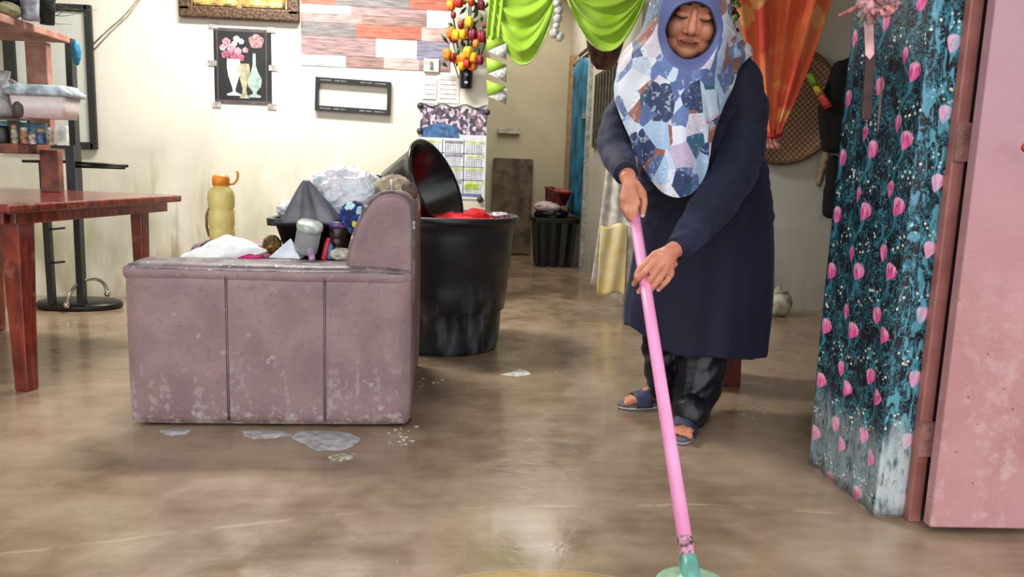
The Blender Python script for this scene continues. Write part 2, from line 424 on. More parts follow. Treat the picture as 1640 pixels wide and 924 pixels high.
a_ = MB(); rbox(a_, (x0, 3.42, .014), (x1, 3.62, .572), .03, 0, .008); weld(a_.build('arm_panel', M_leath, ch))
a_ = MB(); rbox(a_, (x0+.03, yA+.2, .06), (x1-.15, 3.42, .28), .02, 0, 0); weld(a_.build('seat_base', M_leath, ch))
a_ = MB(); rbox(a_, (x0+.0, yA+.205, .28), (x1-.18, 3.415, .43), .05, 0, .015); weld(a_.build('seat_cushion', M_leath, ch))
# back rest: rounded wedge profile extruded along the chair's length
prof = [(-.335, .016), (-.340, .25), (-.345, .50), (-.338, .62), (-.318, .70), (-.285, .775), (-.245, .825), (-.205, .842), (-.158, .838), (-.128, .815), (-.116, .77), (-.113, .60), (-.116, .30), (-.118, .016)]
def cat(pl, n=6):
    out = []
    for i in range(len(pl)-1):
        p0, p1, p2, p3 = [Vector(pl[max(0, min(len(pl)-1, k))]) for k in (i-1, i, i+1, i+2)]
        for j in range(n):
            t = j/n; out.append(.5*((2*p1)+(p2-p0)*t+(2*p0-5*p1+4*p2-p3)*t*t+(3*p1-p0-3*p2+p3)*t**3))
    out.append(Vector(pl[-1])); return out
pr = cat([(a, b_) for a, b_ in prof], 4); cc = Vector((-.225, .56))
rings = []
for yy, sc in ((yA+.035, .80), (yA+.028, .90), (yA+.035, .965), (yA+.055, 1), (3.56, 1), (3.585, .96), (3.59, .8)):
    rings.append([V(cc.x+(q.x-cc.x)*sc, yy, cc.y+(q.y-cc.y)*sc) for q in pr])
a_ = MB(); a_.loft(rings); a_.build('backrest', M_leath, ch)
pp = MB(); rr = [V(cc.x+(q.x-cc.x)*1.005, yA+.05, cc.y+(q.y-cc.y)*1.005) for q in pr]; pp.tube(rr, .006, 8); lab(pp.build('piping', M_ltop, ch), 'greyed seam piping around the backrest end')
for fx, fy in ((x0+.08, yA+.06), (x1-.08, yA+.06), (x0+.08, 3.55), (x1-.08, 3.55)):
    MB().lathe([(.022, 0), (.026, .05)], (fx, fy, 0), 14).build('foot', mat('black_plastic', (22, 23, 26), .4), ch)

# foam / lime patches on floor
def blobflat(name, pts, h, mt, label, cat_, seed=0, grp=None):
    mb = MB(); n = len(pts); c = sum(pts, Vector())/n
    out = []
    for i in range(n):
        for k in range(4):
            q = pts[i].lerp(pts[(i+1) % n], k/4); d = (q-c); q = c+d*(1+.16*noise.noise(q*26+V(seed, 0, 0))); out.append(q)
    N_ = len(out)
    vs = [V(q.x, q.y, .0005) for q in out]+[V(c.x+(q.x-c.x)*.9, c.y+(q.y-c.y)*.9, h) for q in out]+[V(c.x, c.y, h)]
    fs = [(i, (i+1) % N_, N_+(i+1) % N_, N_+i) for i in range(N_)]+[(N_+i, N_+(i+1) % N_, 2*N_) for i in range(N_)]
    mb.add(vs, fs); return tag(mb.build(name, mt), label, cat_, grp)
M_foam = mat('pale_suds', (186, 184, 186), .35, .15, 30, c2=(140, 138, 140)); M_chip = mat('pale_chip', (206, 196, 176), .6, .2, 60)
def fp(*l): return [F(x, y) for x, y in l]
blobflat('suds_patch', fp((462, 700), (480, 690), (520, 690), (560, 693), (578, 702), (570, 716), (540, 722), (505, 722), (488, 712)), .003, M_foam, 'largest pale suds patch spreading from under the armchair', 'suds', 1)
blobflat('suds_patch', fp((385, 690), (420, 688), (455, 690), (470, 697), (440, 702), (405, 704), (392, 698)), .003, M_foam, 'low grey suds patch under the armchair, left of the largest one', 'suds', 2)
blobflat('suds_patch', fp((526, 732), (545, 725), (570, 726), (566, 735), (545, 740), (530, 738)), .003, M_chip, 'small cream patch on the floor just in front of the suds', 'suds', 3)
blobflat('suds_patch', fp((255, 690), (280, 686), (308, 688), (300, 696), (268, 698)), .003, M_foam, 'thin suds patch under the left half of the armchair', 'suds', 5)
blobflat('paint_flake', fp((800, 600), (818, 596), (832, 590), (846, 594), (850, 600), (828, 603)), .003, mat('white_chip', (232, 230, 226), .6), 'white paint flake on open floor right of the black tub', 'paint flake', 4)
crumbs = MB()
for (cx, cy, k) in ((643, 705, 16), (690, 610, 10), (650, 690, 6), (712, 607, 5), (1195, 660, 6)):
    for i in range(k):
        q = F(cx+random.gauss(0, 12), cy+random.gauss(0, 6)); r = random.uniform(.003, .011)
        crumbs.ell(q+V(0, 0, .002), (r, r*random.uniform(.5, 1), .003), n=8, k=4)
tag(crumbs.build('plaster_crumbs', M_chip), 'scattered whitish plaster crumbs on the floor around the armchair corner', 'crumbs', kind='stuff')

# ================================================================ BLACK TUB, BASIN, RED CLOTH
m, b = newmat('black_tub_plastic'); p = world_pos(); X, Y, Z = xyz(p)
n = noi(p, 6, 5, .5); n2 = noi(scl(p, (1, 1, .4)), 14, 5)
c = mixc(step(n2, .4, .7)*step(Z+(n-.5)*.2, .42, .12), (30, 34, 40), (98, 106, 114)); c = mixc(step(n, .5, .8)*.5, c, (48, 53, 60))
put(b, 'Base Color', c); put(b, 'Roughness', .38); M_tub = m
TC = V(.005, 4.06, 0)
tb = thing('plastic_tub', 'large round black plastic tub with stepped sides, grey scum near its base', 'tub', TC)
prof = [(.265, .0), (.285, .004), (.292, .03), (.300, .10), (.305, .205), (.322, .212), (.336, .33), (.340, .42), (.346, .425), (.358, .60), (.362, .655), (.384, .66), (.390, .672), (.388, .69), (.372, .694), (.352, .685), (.345, .60), (.30, .2), (.25, .02), (.0, .015)]
MB().lathe(prof, TC, 64, fn=lambda u, z: .965).build('tub_body', M_tub, tb)
rc = MB()
def rcf(u, v):
    a = u*2*PI; r = v*.335; return TC+V(math.cos(a)*r, math.sin(a)*r, .668+.025*noise.noise(V(math.cos(a)*r*6, math.sin(a)*r*6, 3))+.015*(1-v)+.016*noise.noise(V(math.cos(a)*r*20, math.sin(a)*r*20, 3))+(.05 if 0 else 0)*v)
rc.grid(rcf, 60, 20, closeu=True)
tag(rc.build('red_cloth', mat('red_cotton', (222, 20, 34), .85, .12, 14), thick=.004), 'bright red crumpled cloth filling the top of the black tub', 'cloth')
hump = MB(); hump.ell(P(762, 348, 4.0), (.07, .06, .045), n=30, k=18, fn=lambda d: 1+.18*noise.noise(d*2.4)); tag(hump.build('red_cloth_bundle', MC['red_cotton']), 'raised fold of red cloth at the right side of the tub rim', 'cloth')
pk = MB(); pk.ell(P(800, 345, 4.05)+V(0, 0, 0), (.055, .05, .018), n=26, k=12, fn=lambda d: 1+.25*noise.noise(d*3))
tag(pk.build('plastic_wrapper', mat('pale_wrapper', (206, 200, 204), .25, .3, 60)), 'crinkled pale wrapper at the far right rim of the black tub', 'wrapper')
# tilted basin
ax = V(.84, -.40, .40).normalized(); bc = P(700, 296, 4.02)
bs = thing('plastic_basin', 'black plastic basin tipped on its side atop the tub, mouth facing right', 'basin', bc)
MB().lathe([(.15, -.24), (.165, -.245), (.175, -.23), (.215, -.06), (.228, -.015), (.245, -.008), (.247, .004), (.235, .008), (.222, 0), (.165, -.21), (.15, -.225), (0, -.228)], bc, 56, axis=ax).build('basin_body', mat('shiny_black_plastic', (22, 24, 27), .22, .2, 8), bs)
hd = MB(); q = P(618, 290, 3.99); hd.prism([(0, 0), (-.09, .03), (-.12, .028), (-.07, -.02), (0, -.05)], 0, .012, f=lambda x, y, z: q+V(x+.05, y, z+.0)); hd.build('basin_lug', MC['shiny_black_plastic'], bs, bevel=.003)

# ================================================================ THINGS HEAPED ON THE ARMCHAIR
def crumple(c, r, seed, amp=.25, fr_=2.2, n=44, k=28, flat=False):
    def fn(d):
        q = d*fr_+V(seed*3.1, seed, 0); a = 1-abs(noise.noise(q)); bb = 1-abs(noise.noise(q*2.3)); return 1+amp*(a-.75)+amp*.45*(bb-.75)+amp*.2*noise.noise(q*6)
    mb = MB(); mb.ell(c, r, n=n, k=k, fn=fn); return mb
# folded quilt carrying the tray
q_ = MB(); rbox(q_, (-.98, 2.98, .425), (-.38, 3.40, .55), .04, 0, .01)
for v in q_.v: v.z += .012*noise.noise(v*8)
tag(weld(q_.build('folded_quilt', mat('magenta_quilt', (168, 52, 96), .9, .3, 18))), 'magenta folded quilt on the armchair seat under the other things', 'quilt')
# yellow bottle on far arm
bp = P(356, 386, 3.5); bp.z = .58
bo = thing('water_bottle', 'yellow tinted plastic bottle with orange screw cap on the far armrest', 'bottle', bp)
m, b = newmat('yellow_bottle'); put(b, 'Base Color', mixc(noi(coord(), 12, 3), (240, 222, 120), (226, 220, 156))); put(b, 'Roughness', .15); put(b, 'Transmission Weight', .35); put(b, 'Alpha', .96); M_yb = m
prof = [(.0, .0), (.045, 0), (.053, .008), (.054, .05), (.050, .06), (.054, .07), (.055, .13), (.049, .14), (.055, .15), (.057, .19), (.054, .215), (.040, .232), (.032, .238), (.030, .25)]
MB().lathe(prof, bp, 32).build('bottle_body', M_yb, bo)
MB().lathe([(.032, .24), (.036, .242), (.037, .272), (.030, .285), (0, .287)], bp, 28, fn=lambda u, z: 1+.02*math.cos(u*2*PI*18)).build('cap', mat('orange_cap', (240, 142, 30), .35, .08), bo)
MB().tube([bp+V(.03, 0, .245), bp+V(.055, 0, .25), bp+V(.07, 0, .27), bp+V(.073, 0, .295), bp+V(.066, 0, .305)], .005, 8).build('cap_strap', MC['orange_cap'], bo)
MB().tube([bp+V(-.055, -.0, .02), bp+V(-.060, -.015, .06), bp+V(-.060, -.015, .11), bp+V(-.054, 0, .14)], .006, 8).build('grip', mat('brown_grip', (120, 84, 50), .5), bo)
# black tray with its load
tc = P(548, 352, 3.2)
ty = thing('plastic_tray', 'black plastic carrying tray with wide rim resting on the heap in the armchair', 'tray', (tc.x, tc.y, .56))
def rring(c, w, d, z, r=.05, n=8):
    out = []
    for (sx, sy, a0) in ((1, 1, 0), (-1, 1, PI/2), (-1, -1, PI), (1, -1, 1.5*PI)):
        for i in range(n+1):
            a = a0+PI/2*i/n; out.append(V(c.x+sx*(w/2-r)+r*math.cos(a), c.y+sy*(d/2-r)+r*math.sin(a), z))
    return out
zt = tc.z
t_ = MB(); t_.loft([rring(tc, .40, .24, .555), rring(tc, .48, .30, zt-.02), rring(tc, .535, .35, zt-.018), rring(tc, .54, .352, zt+.008), rring(tc, .50, .32, zt+.008), rring(tc, .47, .29, zt-.015), rring(tc, .39, .23, .565)]); t_.build('tray_body', MC['black_plastic'], ty)
# plastic laundry bag behind
m, b = newmat('milky_plastic_bag'); o = coord(); n = noi(o, 14, 5, 1.5)
put(b, 'Base Color', ramp(noi(o, 9, 3, .8), [(.3, (196, 218, 232)), (.42, (222, 232, 240)), (.55, (232, 224, 232)), (.66, (176, 206, 220))], 'LINEAR')); put(b, 'Roughness', .22); put(b, 'Transmission Weight', .15); bump(b, n, .8, .03); M_bag = m
mbb = crumple(P(552, 318, 3.2)+V(0, 0, .0), (.165, .12, .125), 3, .30, 2.0, 60, 40)
tag(mbb.build('laundry_bag', M_bag), 'bulging milky white plastic bag lying in the black tray', 'bag')
mbb = crumple(P(470, 336, 3.22), (.06, .07, .035), 8, .4, 2.6); tag(mbb.build('plastic_wrapper', M_bag), 'small silvery crumpled wrapper at the left end of the black tray', 'wrapper')
# grey folded umbrella / cone of cloth
uc = P(500, 350, 3.06); uz = zt+.0
def umb(u, v):
    a = u*2*PI; folds = 1+.16*math.sin(a*7)*(1-v*.4)
    r = .105*(1-v)**.85*folds+.004
    return V(uc.x+r*math.cos(a)*1.0-.012*v*2+.0, uc.y+.0+r*math.sin(a)*.8, uz-.002+.165*v)
um = MB(); um.grid(umb, 84, 14, closeu=True)
tag(um.build('folded_umbrella', mat('grey_nylon', (112, 112, 122), .42, .12, 10), thick=.002), 'grey folded nylon cone standing upright in the black tray', 'umbrella')
for v in ():
    pass
# blue & yellow patterned cloth
m, b = newmat('blue_yellow_print'); o = coord(); k = voro(o, 34, 'F1', 1); kx, ky, kz = xyz(k)
put(b, 'Base Color', ramp(kx, [(0, (24, 58, 138)), (.35, (70, 140, 206)), (.52, (18, 40, 84)), (.7, (228, 218, 40)), (.82, (180, 214, 214))])); put(b, 'Roughness', .8); M_by = m
mbb = crumple(P(566, 348, 3.02), (.05, .04, .06), 5, .3, 2.2); tag(mbb.build('printed_cloth', M_by), 'blue and yellow printed cloth bunched beside the chair backrest', 'cloth')
# beige/brown handbag-like bundle on top of the back
hb = P(636, 300, 3.1)
hg_ = thing('cloth_bag', 'beige and brown soft bag lying over the top of the backrest', 'bag', (hb.x, hb.y, hb.z-.04))
crumple(hb+V(-.01, 0, -.002), (.068, .06, .05), 11, .25, 1.8).build('bag_body', mat('beige_canvas', (196, 178, 152), .85, .15, 14), hg_)
crumple(hb+V(.045, -.03, -.014), (.038, .03, .036), 12, .2, 2).build('bag_flap', mat('brown_canvas', (96, 80, 68), .8, .25, 20), hg_)
MB().tube([hb+V(-.02, -.055, .03), hb+V(-.015, -.062, 0), hb+V(-.022, -.06, -.04)], .012, 10, flat=.4).build('white_band', mat('white_cotton', (228, 226, 220), .8), hg_)
mbb = crumple(P(668, 330, 3.3), (.012, .02, .03), 4, .2); tag(mbb.build('tissue_scrap', mat('pinkish_tissue', (232, 206, 206), .8)), 'small pinkish tissue sticking out between backrest and tub', 'tissue')
# white pillow-like bag on the arm side
m, b = newmat('white_printed_plastic'); o = coord(); n = noi(o, 9, 4, .5)
c = mixc(step(noi(o, 16, 3), .6, .66)*.5, (236, 238, 236), (170, 206, 196)); put(b, 'Base Color', c); put(b, 'Roughness', .35); bump(b, n, .5, .03); M_wp = m
def bagf(u, v):
    a = u*2*PI; w = math.sin(PI*min(1, v*1.0)**.8)**.6; c0 = P(288, 410, 2.96).lerp(P(428, 398, 2.98), v); hh = .020+.056*math.sin(PI*min(1, v**1.5))**.8
    r = w*(1+.06*math.sin(a*5+v*9)); return c0+V(0, .075*r*math.cos(a), -.01+hh*r*math.sin(a)+.012*noise.noise(V(v*8, a, 0)))
bg_ = MB(); bg_.grid(bagf, 40, 44, closeu=True); tag(bg_.build('plastic_bag', M_wp), 'long white plastic bag slumped at the left end of the armchair heap', 'bag')
mbb = crumple(P(398, 413, 2.96), (.055, .05, .02), 21, .3); tag(mbb.build('magenta_cloth', mat('magenta_cotton', (196, 40, 110), .85)), 'magenta cloth corner peeking from below the long white bag', 'cloth')
mbb = crumple(P(436, 392, 3.12), (.035, .04, .035), 22, .5, 2.5); tag(mbb.build('paper_bag', mat('ochre_paper', (186, 140, 74), .7, .3, 22)), 'crumpled ochre brown paper bag left of the clear jar', 'bag')
mbb = crumple(P(352, 396, 3.1), (.07, .05, .03), 24, .25); tag(mbb.build('dark_pouch', mat('charcoal_pouch', (60, 62, 66), .7)), 'dark grey pouch tucked behind the long white bag', 'pouch')
# clear jar
jc = P(489, 402, 2.97)
jr = thing('clear_jar', 'round clear plastic jar with pale lid in front of the tray', 'jar', jc)
m, b = newmat('clear_plastic'); put(b, 'Base Color', mixc(noi(coord(), 8, 3), (232, 240, 238), (246, 248, 248))); put(b, 'Roughness', .1); put(b, 'Transmission Weight', .6); put(b, 'IOR', 1.15); put(b, 'Alpha', .62); M_clear = m
jx = V(.22, -.3, .93).normalized()
MB().lathe([(0, 0), (.040, 0), (.044, .006), (.045, .088), (.040, .098)], jc+V(0, 0, .0), 28, axis=jx).build('jar_body', M_clear, jr)
MB().lathe([(.046, .092), (.048, .095), (.048, .110), (.043, .116), (0, .117)], jc, 28, axis=jx).build('lid', mat('pale_lid', (206, 214, 206), .3), jr)
# paper cone (white folded card)
pc = P(462, 414, 2.95)
cn = MB(); cn.add([pc+V(-.075, 0, 0), pc+V(.045, -.01, 0), pc+V(.05, .06, 0), pc+V(.005, .02, .075), pc+V(-.02, .05, .045)], [(0, 1, 3), (1, 2, 3), (2, 4, 3), (4, 0, 3), (0, 4, 2, 1)], 0, False)
tag(cn.build('folded_card', mat('white_card', (226, 232, 242), .6, .05), bevel=.002), 'white folded card standing like a small tent behind the armrest', 'card')
# tubes and dark jar
def tubething(px, py, Y, h, r, c, name, label, tilt=0, capc=(230, 230, 230), cat_='tube'):
    q = P(px, py, Y); axx = V(tilt, 0, 1).normalized(); t = thing(name, label, cat_, q)
    MB().lathe([(0, 0), (r, 0), (r*1.05, .004), (r, h*.8), (r*.7, h*.86)], q, 20, axis=axx).build('tube_body', mat(name+'_skin_'+str(px), c, .35, .1), t)
    MB().lathe([(r*.7, h*.85), (r*.72, h*.86), (r*.66, h), (0, h)], q, 16, axis=axx).build('cap', mat('cap_'+str(px), capc, .4), t)
tubething(519, 416, 2.97, .085, .012, (214, 40, 66), 'lotion_tube', 'red plastic lotion tube leaning right of the clear jar', .22, (232, 60, 90))
tubething(528, 415, 2.96, .065, .009, (80, 130, 190), 'glue_tube', 'thin blue tube right beside the red one', .1, (60, 60, 150))
tubething(500, 416, 2.95, .055, .012, (222, 168, 226), 'powder_tube', 'pale lilac tube at the foot of the clear jar', -.15, (90, 180, 80))
q = P(542, 408, 3.0); dj = thing('spice_jar', 'dark jar with violet lid standing beside the chair backrest', 'jar', q)
MB().lathe([(0, 0), (.034, 0), (.036, .005), (.036, .03), (.0345, .033), (.036, .036), (.036, .06), (.0345, .063), (.036, .066), (.035, .10), (.030, .106)], q, 24).build('jar_body', mat('dark_brown_jar', (46, 26, 24), .25, .3, 30), dj)
MB().lathe([(.033, .104), (.035, .106), (.035, .124), (0, .126)], q, 24).build('lid', mat('violet_lid', (112, 84, 150), .4, .3, 50), dj)
mbb = crumple(P(548, 408, 2.95), (.045, .03, .024), 31, .3); tag(mbb.build('crumpled_paper', mat('cream_paper', (226, 220, 202), .8)), 'cream crumpled paper at the foot of the dark jar', 'paper')

# ================================================================ TABLE, LEFT
m, b = newmat('red_varnished_wood'); p = world_pos(); g = noi(scl(p, (1.5, 12, 1.5)), 4, 4, .6)
c = mixc(step(g, .3, .7), (82, 26, 20), (140, 52, 40)); c = mixc(step(noi(p, 12, 4), .58, .66)*.4, c, (158, 104, 92))
put(b, 'Base Color', c); put(b, 'Roughness', .22); put(b, 'Coat Weight', .4); M_red = m
A = V(-1.59, 3.00, 0); B = V(-1.33, 4.09, 0); e1 = (B-A).normalized(); e2 = V(-e1.y, e1.x, 0); L = (B-A).length; Wd = 1.08
tbx = thing('dining_table', 'red-brown varnished wooden table at the left edge', 'table', A+e1*L/2+e2*Wd/2)
Rz = math.atan2(e1.y, e1.x)
ct = A+e1*L/2+e2*Wd/2
t_ = MB(); t_.box((ct.x, ct.y, .728), (L, Wd, .034), rz=Rz); t_.build('tabletop', M_red, tbx, bevel=.010, seg=3)
for s_, off in ((0, .05), (1, .05)):
    y = .05 if s_ == 0 else Wd-.05
    q = A+e1*L/2+e2*y; MB().box((q.x, q.y, .69), (L-.14, .025, .05), rz=Rz).build('apron', M_red, tbx, bevel=.003)
for s_ in (.06, L-.06):
    q = A+e1*s_+e2*Wd/2; MB().box((q.x, q.y, .69), (.025, Wd-.14, .05), rz=Rz).build('apron', M_red, tbx, bevel=.003)
for (s_, t2) in ((.14, .095), (L-.19, .11), (.10, Wd-.08), (L-.1, Wd-.08)):
    q = A+e1*s_+e2*t2; rings = []
    kk = 1 if s_ < .5 else .72
    for z, w in ((.70, .088*kk), (.5, .080*kk), (.25, .068*kk), (0, .060*kk)):
        rings.append([q+(e1*a+e2*b_)*w/2+V(0, 0, z) for a, b_ in ((-1, -1), (1, -1), (1, 1), (-1, 1))])
    l_ = MB(); l_.loft(rings, smooth=False); l_.build('leg', M_red, tbx, bevel=.006)
# rack on the table
M_pink = mat('raw_pinkish_wood', (176, 132, 116), .65, .12, 14, c2=(146, 98, 80)); M_rw = mat('reddish_plank', (140, 78, 58), .55, .2, 12)
rk = thing('wooden_shelf', 'homemade pinkish wooden shelf rack standing on the red table', 'shelf', (-2.2, 3.95, .747))
xr = -1.985
def zz(py, Y, px=80): return P(px, py, Y).z
MB().box((-2.24, 3.92, zz(66, 4.15)+.025), (.66, .68, .035)).build('top_board', M_pink, rk, bevel=.004)
ztop = zz(66, 4.15)+.0425
lo = zz(240, 3.9)
MB().box((-2.22, 3.92, lo), (.56, .30, .045)).build('shelf_board', M_rw, rk, bevel=.004)
for (cx, cy) in ((78, 3.95), (-40, 3.95)):
    X_ = P(cx, 270, cy).x
    MB().box((X_, cy+.03, (.746+lo)/2), (.085, .05, lo-.746)).build('lower_post', M_rw, rk, bevel=.004)
    MB().box((X_-.10, cy+.17, (lo+.02+ztop-.05)/2+.0), (.10, .05, ztop-.06-lo-.02)).build('post', M_pink, rk, bevel=.004)
# intermediate black wire shelf
mz = zz(190, 3.85)
msx = thing('wire_shelf', 'thin black metal shelf inside the wooden rack', 'shelf', (-2.25, 3.85, mz))
s__ = MB(); s__.box((-2.23, 3.87, mz-.006), (.50, .26, .008)); s__.build('shelf_plate', MC['black_plastic'], msx)
for xx in (-2.47, -1.99):
    MB().tube([(xx, 3.97, lo+.0225), (xx, 3.97, mz+.02)], .006, 8).build('upright', MC['black_plastic'], msx)
# container
cq = P(75, 189, 3.86); cq.z = mz
ctn = thing('storage_box', 'white translucent food container with bluish clip lid on the rack', 'container', cq)
bx = MB(); bx.loft([rring(cq, .22, .15, mz-.001, .02), rring(cq, .25, .17, mz+.10, .02)]); bx.build('box_body', mat('milky_box', (228, 214, 212), .3, .02), ctn)
bx = MB(); bx.loft([rring(cq, .272, .19, mz+.098, .02), rring(cq, .288, .20, mz+.104, .02), rring(cq, .29, .20, mz+.118, .02), rring(cq, .25, .17, mz+.135, .03), rring(cq, .24, .16, mz+.147, .03)]); bx.build('lid', mat('ice_blue_lid', (186, 206, 216), .2, .15, 20), ctn)
# jug/figurine at left edge
q = P(8, 189, 3.84); q.z = mz-.001
jg = thing('glass_jug', 'pale grey glass jug at the far left of the rack', 'jug', q)
MB().lathe([(0, 0), (.045, 0), (.055, .03), (.058, .09), (.040, .14), (.028, .17), (.034, .20), (.036, .205)], q, 24).build('jug_body', mat('grey_glass', (180, 176, 176), .15, .2, 20), jg)
MB().tube([q+V(.05, 0, .06), q+V(.085, 0, .09), q+V(.08, 0, .14), q+V(.034, 0, .17)], .006, 8).build('handle', MC['grey_glass'], jg)
q2 = P(33, 189, 3.80); q2.z = mz-.001
tag(MB().lathe([(0, 0), (.022, 0), (.03, .02), (.032, .05), (.02, .075), (.012, .085), (0, .09)], q2, 20).build('clay_pot', mat('dark_clay', (92, 80, 76), .5)), 'small dark clay pot between the jug and container', 'pot')
# small jars on lower board
lz = lo+.023
items = [(6, .026, .10, (30, 28, 34), 'dark bottle at the left end of the lower rack board'), (24, .014, .085, (206, 196, 170), 'slim cream bottle on the lower rack board'),
         (40, .017, .075, (196, 130, 84), 'orange brown spice jar on the lower rack board'), (53, .016, .06, (226, 214, 204), 'short white jar on the lower rack board'),
         (67, .022, .07, (60, 98, 142), 'blue jar on the lower rack board'), (82, .013, .08, (198, 190, 160), 'slim beige bottle right of the blue jar')]
for i, (px, r, h, c, l) in enumerate(items):
    q = P(px, 230, 3.82); q.z = lz-.001; t = thing('condiment_jar', l, 'jar', q, 'jars on the lower rack board')
    MB().lathe([(0, 0), (r*.95, 0), (r, .004), (r, h*.72), (r*.7, h*.8)], q, 18).build('jar_body', mat('jar_%d' % i, c, .3, .25, 60), t)
    MB().lathe([(r*.75, h*.78), (r*.8, h*.8), (r*.8, h), (0, h)], q, 18).build('lid', mat('jarlid_%d' % (i % 3), [(110, 160, 180), (210, 160, 110), (230, 226, 220)][i % 3], .4), t)
for i, px in enumerate((42, 56, 68)):
    q = P(px, 228, 3.92); q.z = lz-.001
    tag(MB().lathe([(0, 0), (.02, 0), (.023, .10), (.021, .101), (.018, .01), (0, .008)], q, 18).build('blue_cup', mat('teal_cup', (110, 158, 178), .35)), ['tall pale teal cup behind the orange jar', 'tall pale teal cup behind the white jar', 'tall pale teal cup behind the blue jar'][i], 'cup', 'teal cups on the lower rack board')
q = P(99, 228, 3.80); q.z = lz
tag(MB().box(q+V(0, .01, .043), (.046, .03, .088)).build('white_box', mat('white_carton', (222, 222, 214), .6), bevel=.002), 'small white carton at the right end of the lower rack board', 'box')
# things on top board
tz = ztop
q = P(50, 40, 3.8); q.z = tz
fl = thing('glass_vase', 'ribbed pale grey vase on top of the rack', 'vase', q)
MB().lathe([(0, 0), (.036, 0), (.034, .03), (.040, .12), (.048, .22), (.050, .26), (.046, .26), (.03, .02)], q, 40, fn=lambda u, z: 1+.03*math.cos(u*2*PI*16)).build('vase_body', mat('ribbed_grey', (176, 178, 190), .3, .2, 20), fl)
q = P(14, 20, 3.75); q.z = tz
tag(crumple(q+V(0, 0, .03), (.05, .06, .035), 41, .2).build('cloth_heap', mat('olive_cloth', (150, 146, 112), .8)), 'olive grey cloth heap at the left end of the rack top', 'cloth')
q = P(16, -20, 3.85); q.z = tz+.062; tag(MB().lathe([(0, 0), (.085, 0), (.09, .02), (.09, .05), (.07, .06), (0, .062)], q, 28).build('black_pot', MC['shiny_black_plastic']), 'black shallow pot above the cloth heap on the rack', 'pot')
q = P(76, 42, 3.9); q.z = tz
tw = thing('dried_twigs', 'dark pot of dry wispy twigs on the right end of the rack', 'plant', q)
MB().lathe([(0, 0), (.03, 0), (.038, .10), (.04, .24), (.03, .24)], q, 20).build('pot', mat('mossy_dark', (48, 52, 44), .8, .3, 30), tw)
tt = MB(); random.seed(3)
for i in range(26):
    a = random.uniform(-.3, 1.4); p0 = q+V(.01*random.random(), 0, .02+.2*random.random()); l = random.uniform(.10, .22); pts = [p0]
    d = V(math.cos(a), random.uniform(-.4, .3), math.sin(a)*.6)
    for k in range(5): d = (d+V(random.uniform(-.2, .2), random.uniform(-.2, .2), random.uniform(-.35, .25))).normalized(); pts.append(pts[-1]+d*l/5)
    pts = [V(v.x, v.y, max(v.z, tz+.003)) for v in pts]
    tt.tube(pts, [.002, .0018, .0015, .0013, .001, .0008], 5)
tt.build('twigs', mat('dry_twig', (104, 98, 78), .8), tw)['kind'] = 'stuff'
q = P(122, 84, 4.2)
tag(crumple(q, (.022, .02, .06), 51, .25).build('blue_pouch', mat('bright_blue', (38, 138, 176), .5)), 'small bright blue pouch hanging from the end of the rack top', 'pouch')
# black floor stand behind the table
YS = 4.78
st_ = thing('metal_stand', 'black metal floor stand with crossbar and oval base behind the table', 'stand', F(120, 495))
MBk = mat('black_metal', (20, 21, 24), .35, .2, 20)
def pt(px, py, Y=YS): return P(px, py, Y)
ba = F(128, 492); ba2 = V(ba.x, ba.y, 0)
bsm = MB(); bsm.lathe([(0, 0), (.235, 0), (.25, .01), (.25, .03), (.235, .042), (0, .044)], ba2, 48)
for v in bsm.v: v.y = ba2.y+(v.y-ba2.y)*.62
bsm.build('base', MBk, st_)
yb = YS
l1 = pt(69, 257); l2 = F(72, 480); r1 = pt(112, 62); r2 = V(pt(110, 470).x, YS, .04)
MB().quadbar((l1.x, YS, l1.z), (l1.x+.005, YS, .04), .045, .035).build('upright', MBk, st_, bevel=.003)
MB().quadbar((r1.x, YS, r1.z), (r1.x-.008, YS, .04), .062, .035).build('upright', MBk, st_, bevel=.003)
MB().quadbar((r1.x-.012, YS-.006, pt(110, 232).z), (r1.x-.012, YS-.006, pt(110, 330).z), .095, .05).build('sleeve', mat('dark_steel', (44, 46, 54), .35), st_, bevel=.004)
for py in (368, 422):
    a1 = pt(75, py); a2 = pt(104, py-3); MB().quadbar(a1, a2, .012, .012).build('rung', MBk, st_)
for (xa, ya, xb, yb_) in ((36, 258, 110, 259), (110, 260, 205, 266), (112, 266, 200, 269)):
    MB().tube([pt(xa, ya, YS-.03), pt(xb, yb_, YS-.03)], .009, 10).build('crossbar', MBk, st_)
M_chr = mat('chrome', (206, 206, 200), .15, .05, metal=1)
ar = [F(106, 490, .045)]; c0 = F(140, 478, .05)
lo_ = [pt(107, 488, 4.72), pt(112, 470, 4.72), pt(124, 455, 4.76), pt(142, 447, 4.82), pt(158, 448, 4.86), pt(168, 456, 4.88), pt(172, 470, 4.88)]
lo_ = [Vector(v) for v in cat(lo_, 5)]
MB().tube(lo_, .011, 10).build('chrome_loop', M_chr, st_)
MB().ell(lo_[0], (.018, .018, .02)).build('loop_mount', M_chr, st_); MB().ell(lo_[-1], (.018, .018, .02)).build('loop_mount', M_chr, st_)

# ================================================================ BACK WALL THINGS
YW = 5.30
def wq(px, py, off=.0): return P(px, py, YW-off)
def wframe(name, l, t, r, bt, w, mats, label, cat_, depth=.03, inner=None, parent_parts='frame'):
    pass
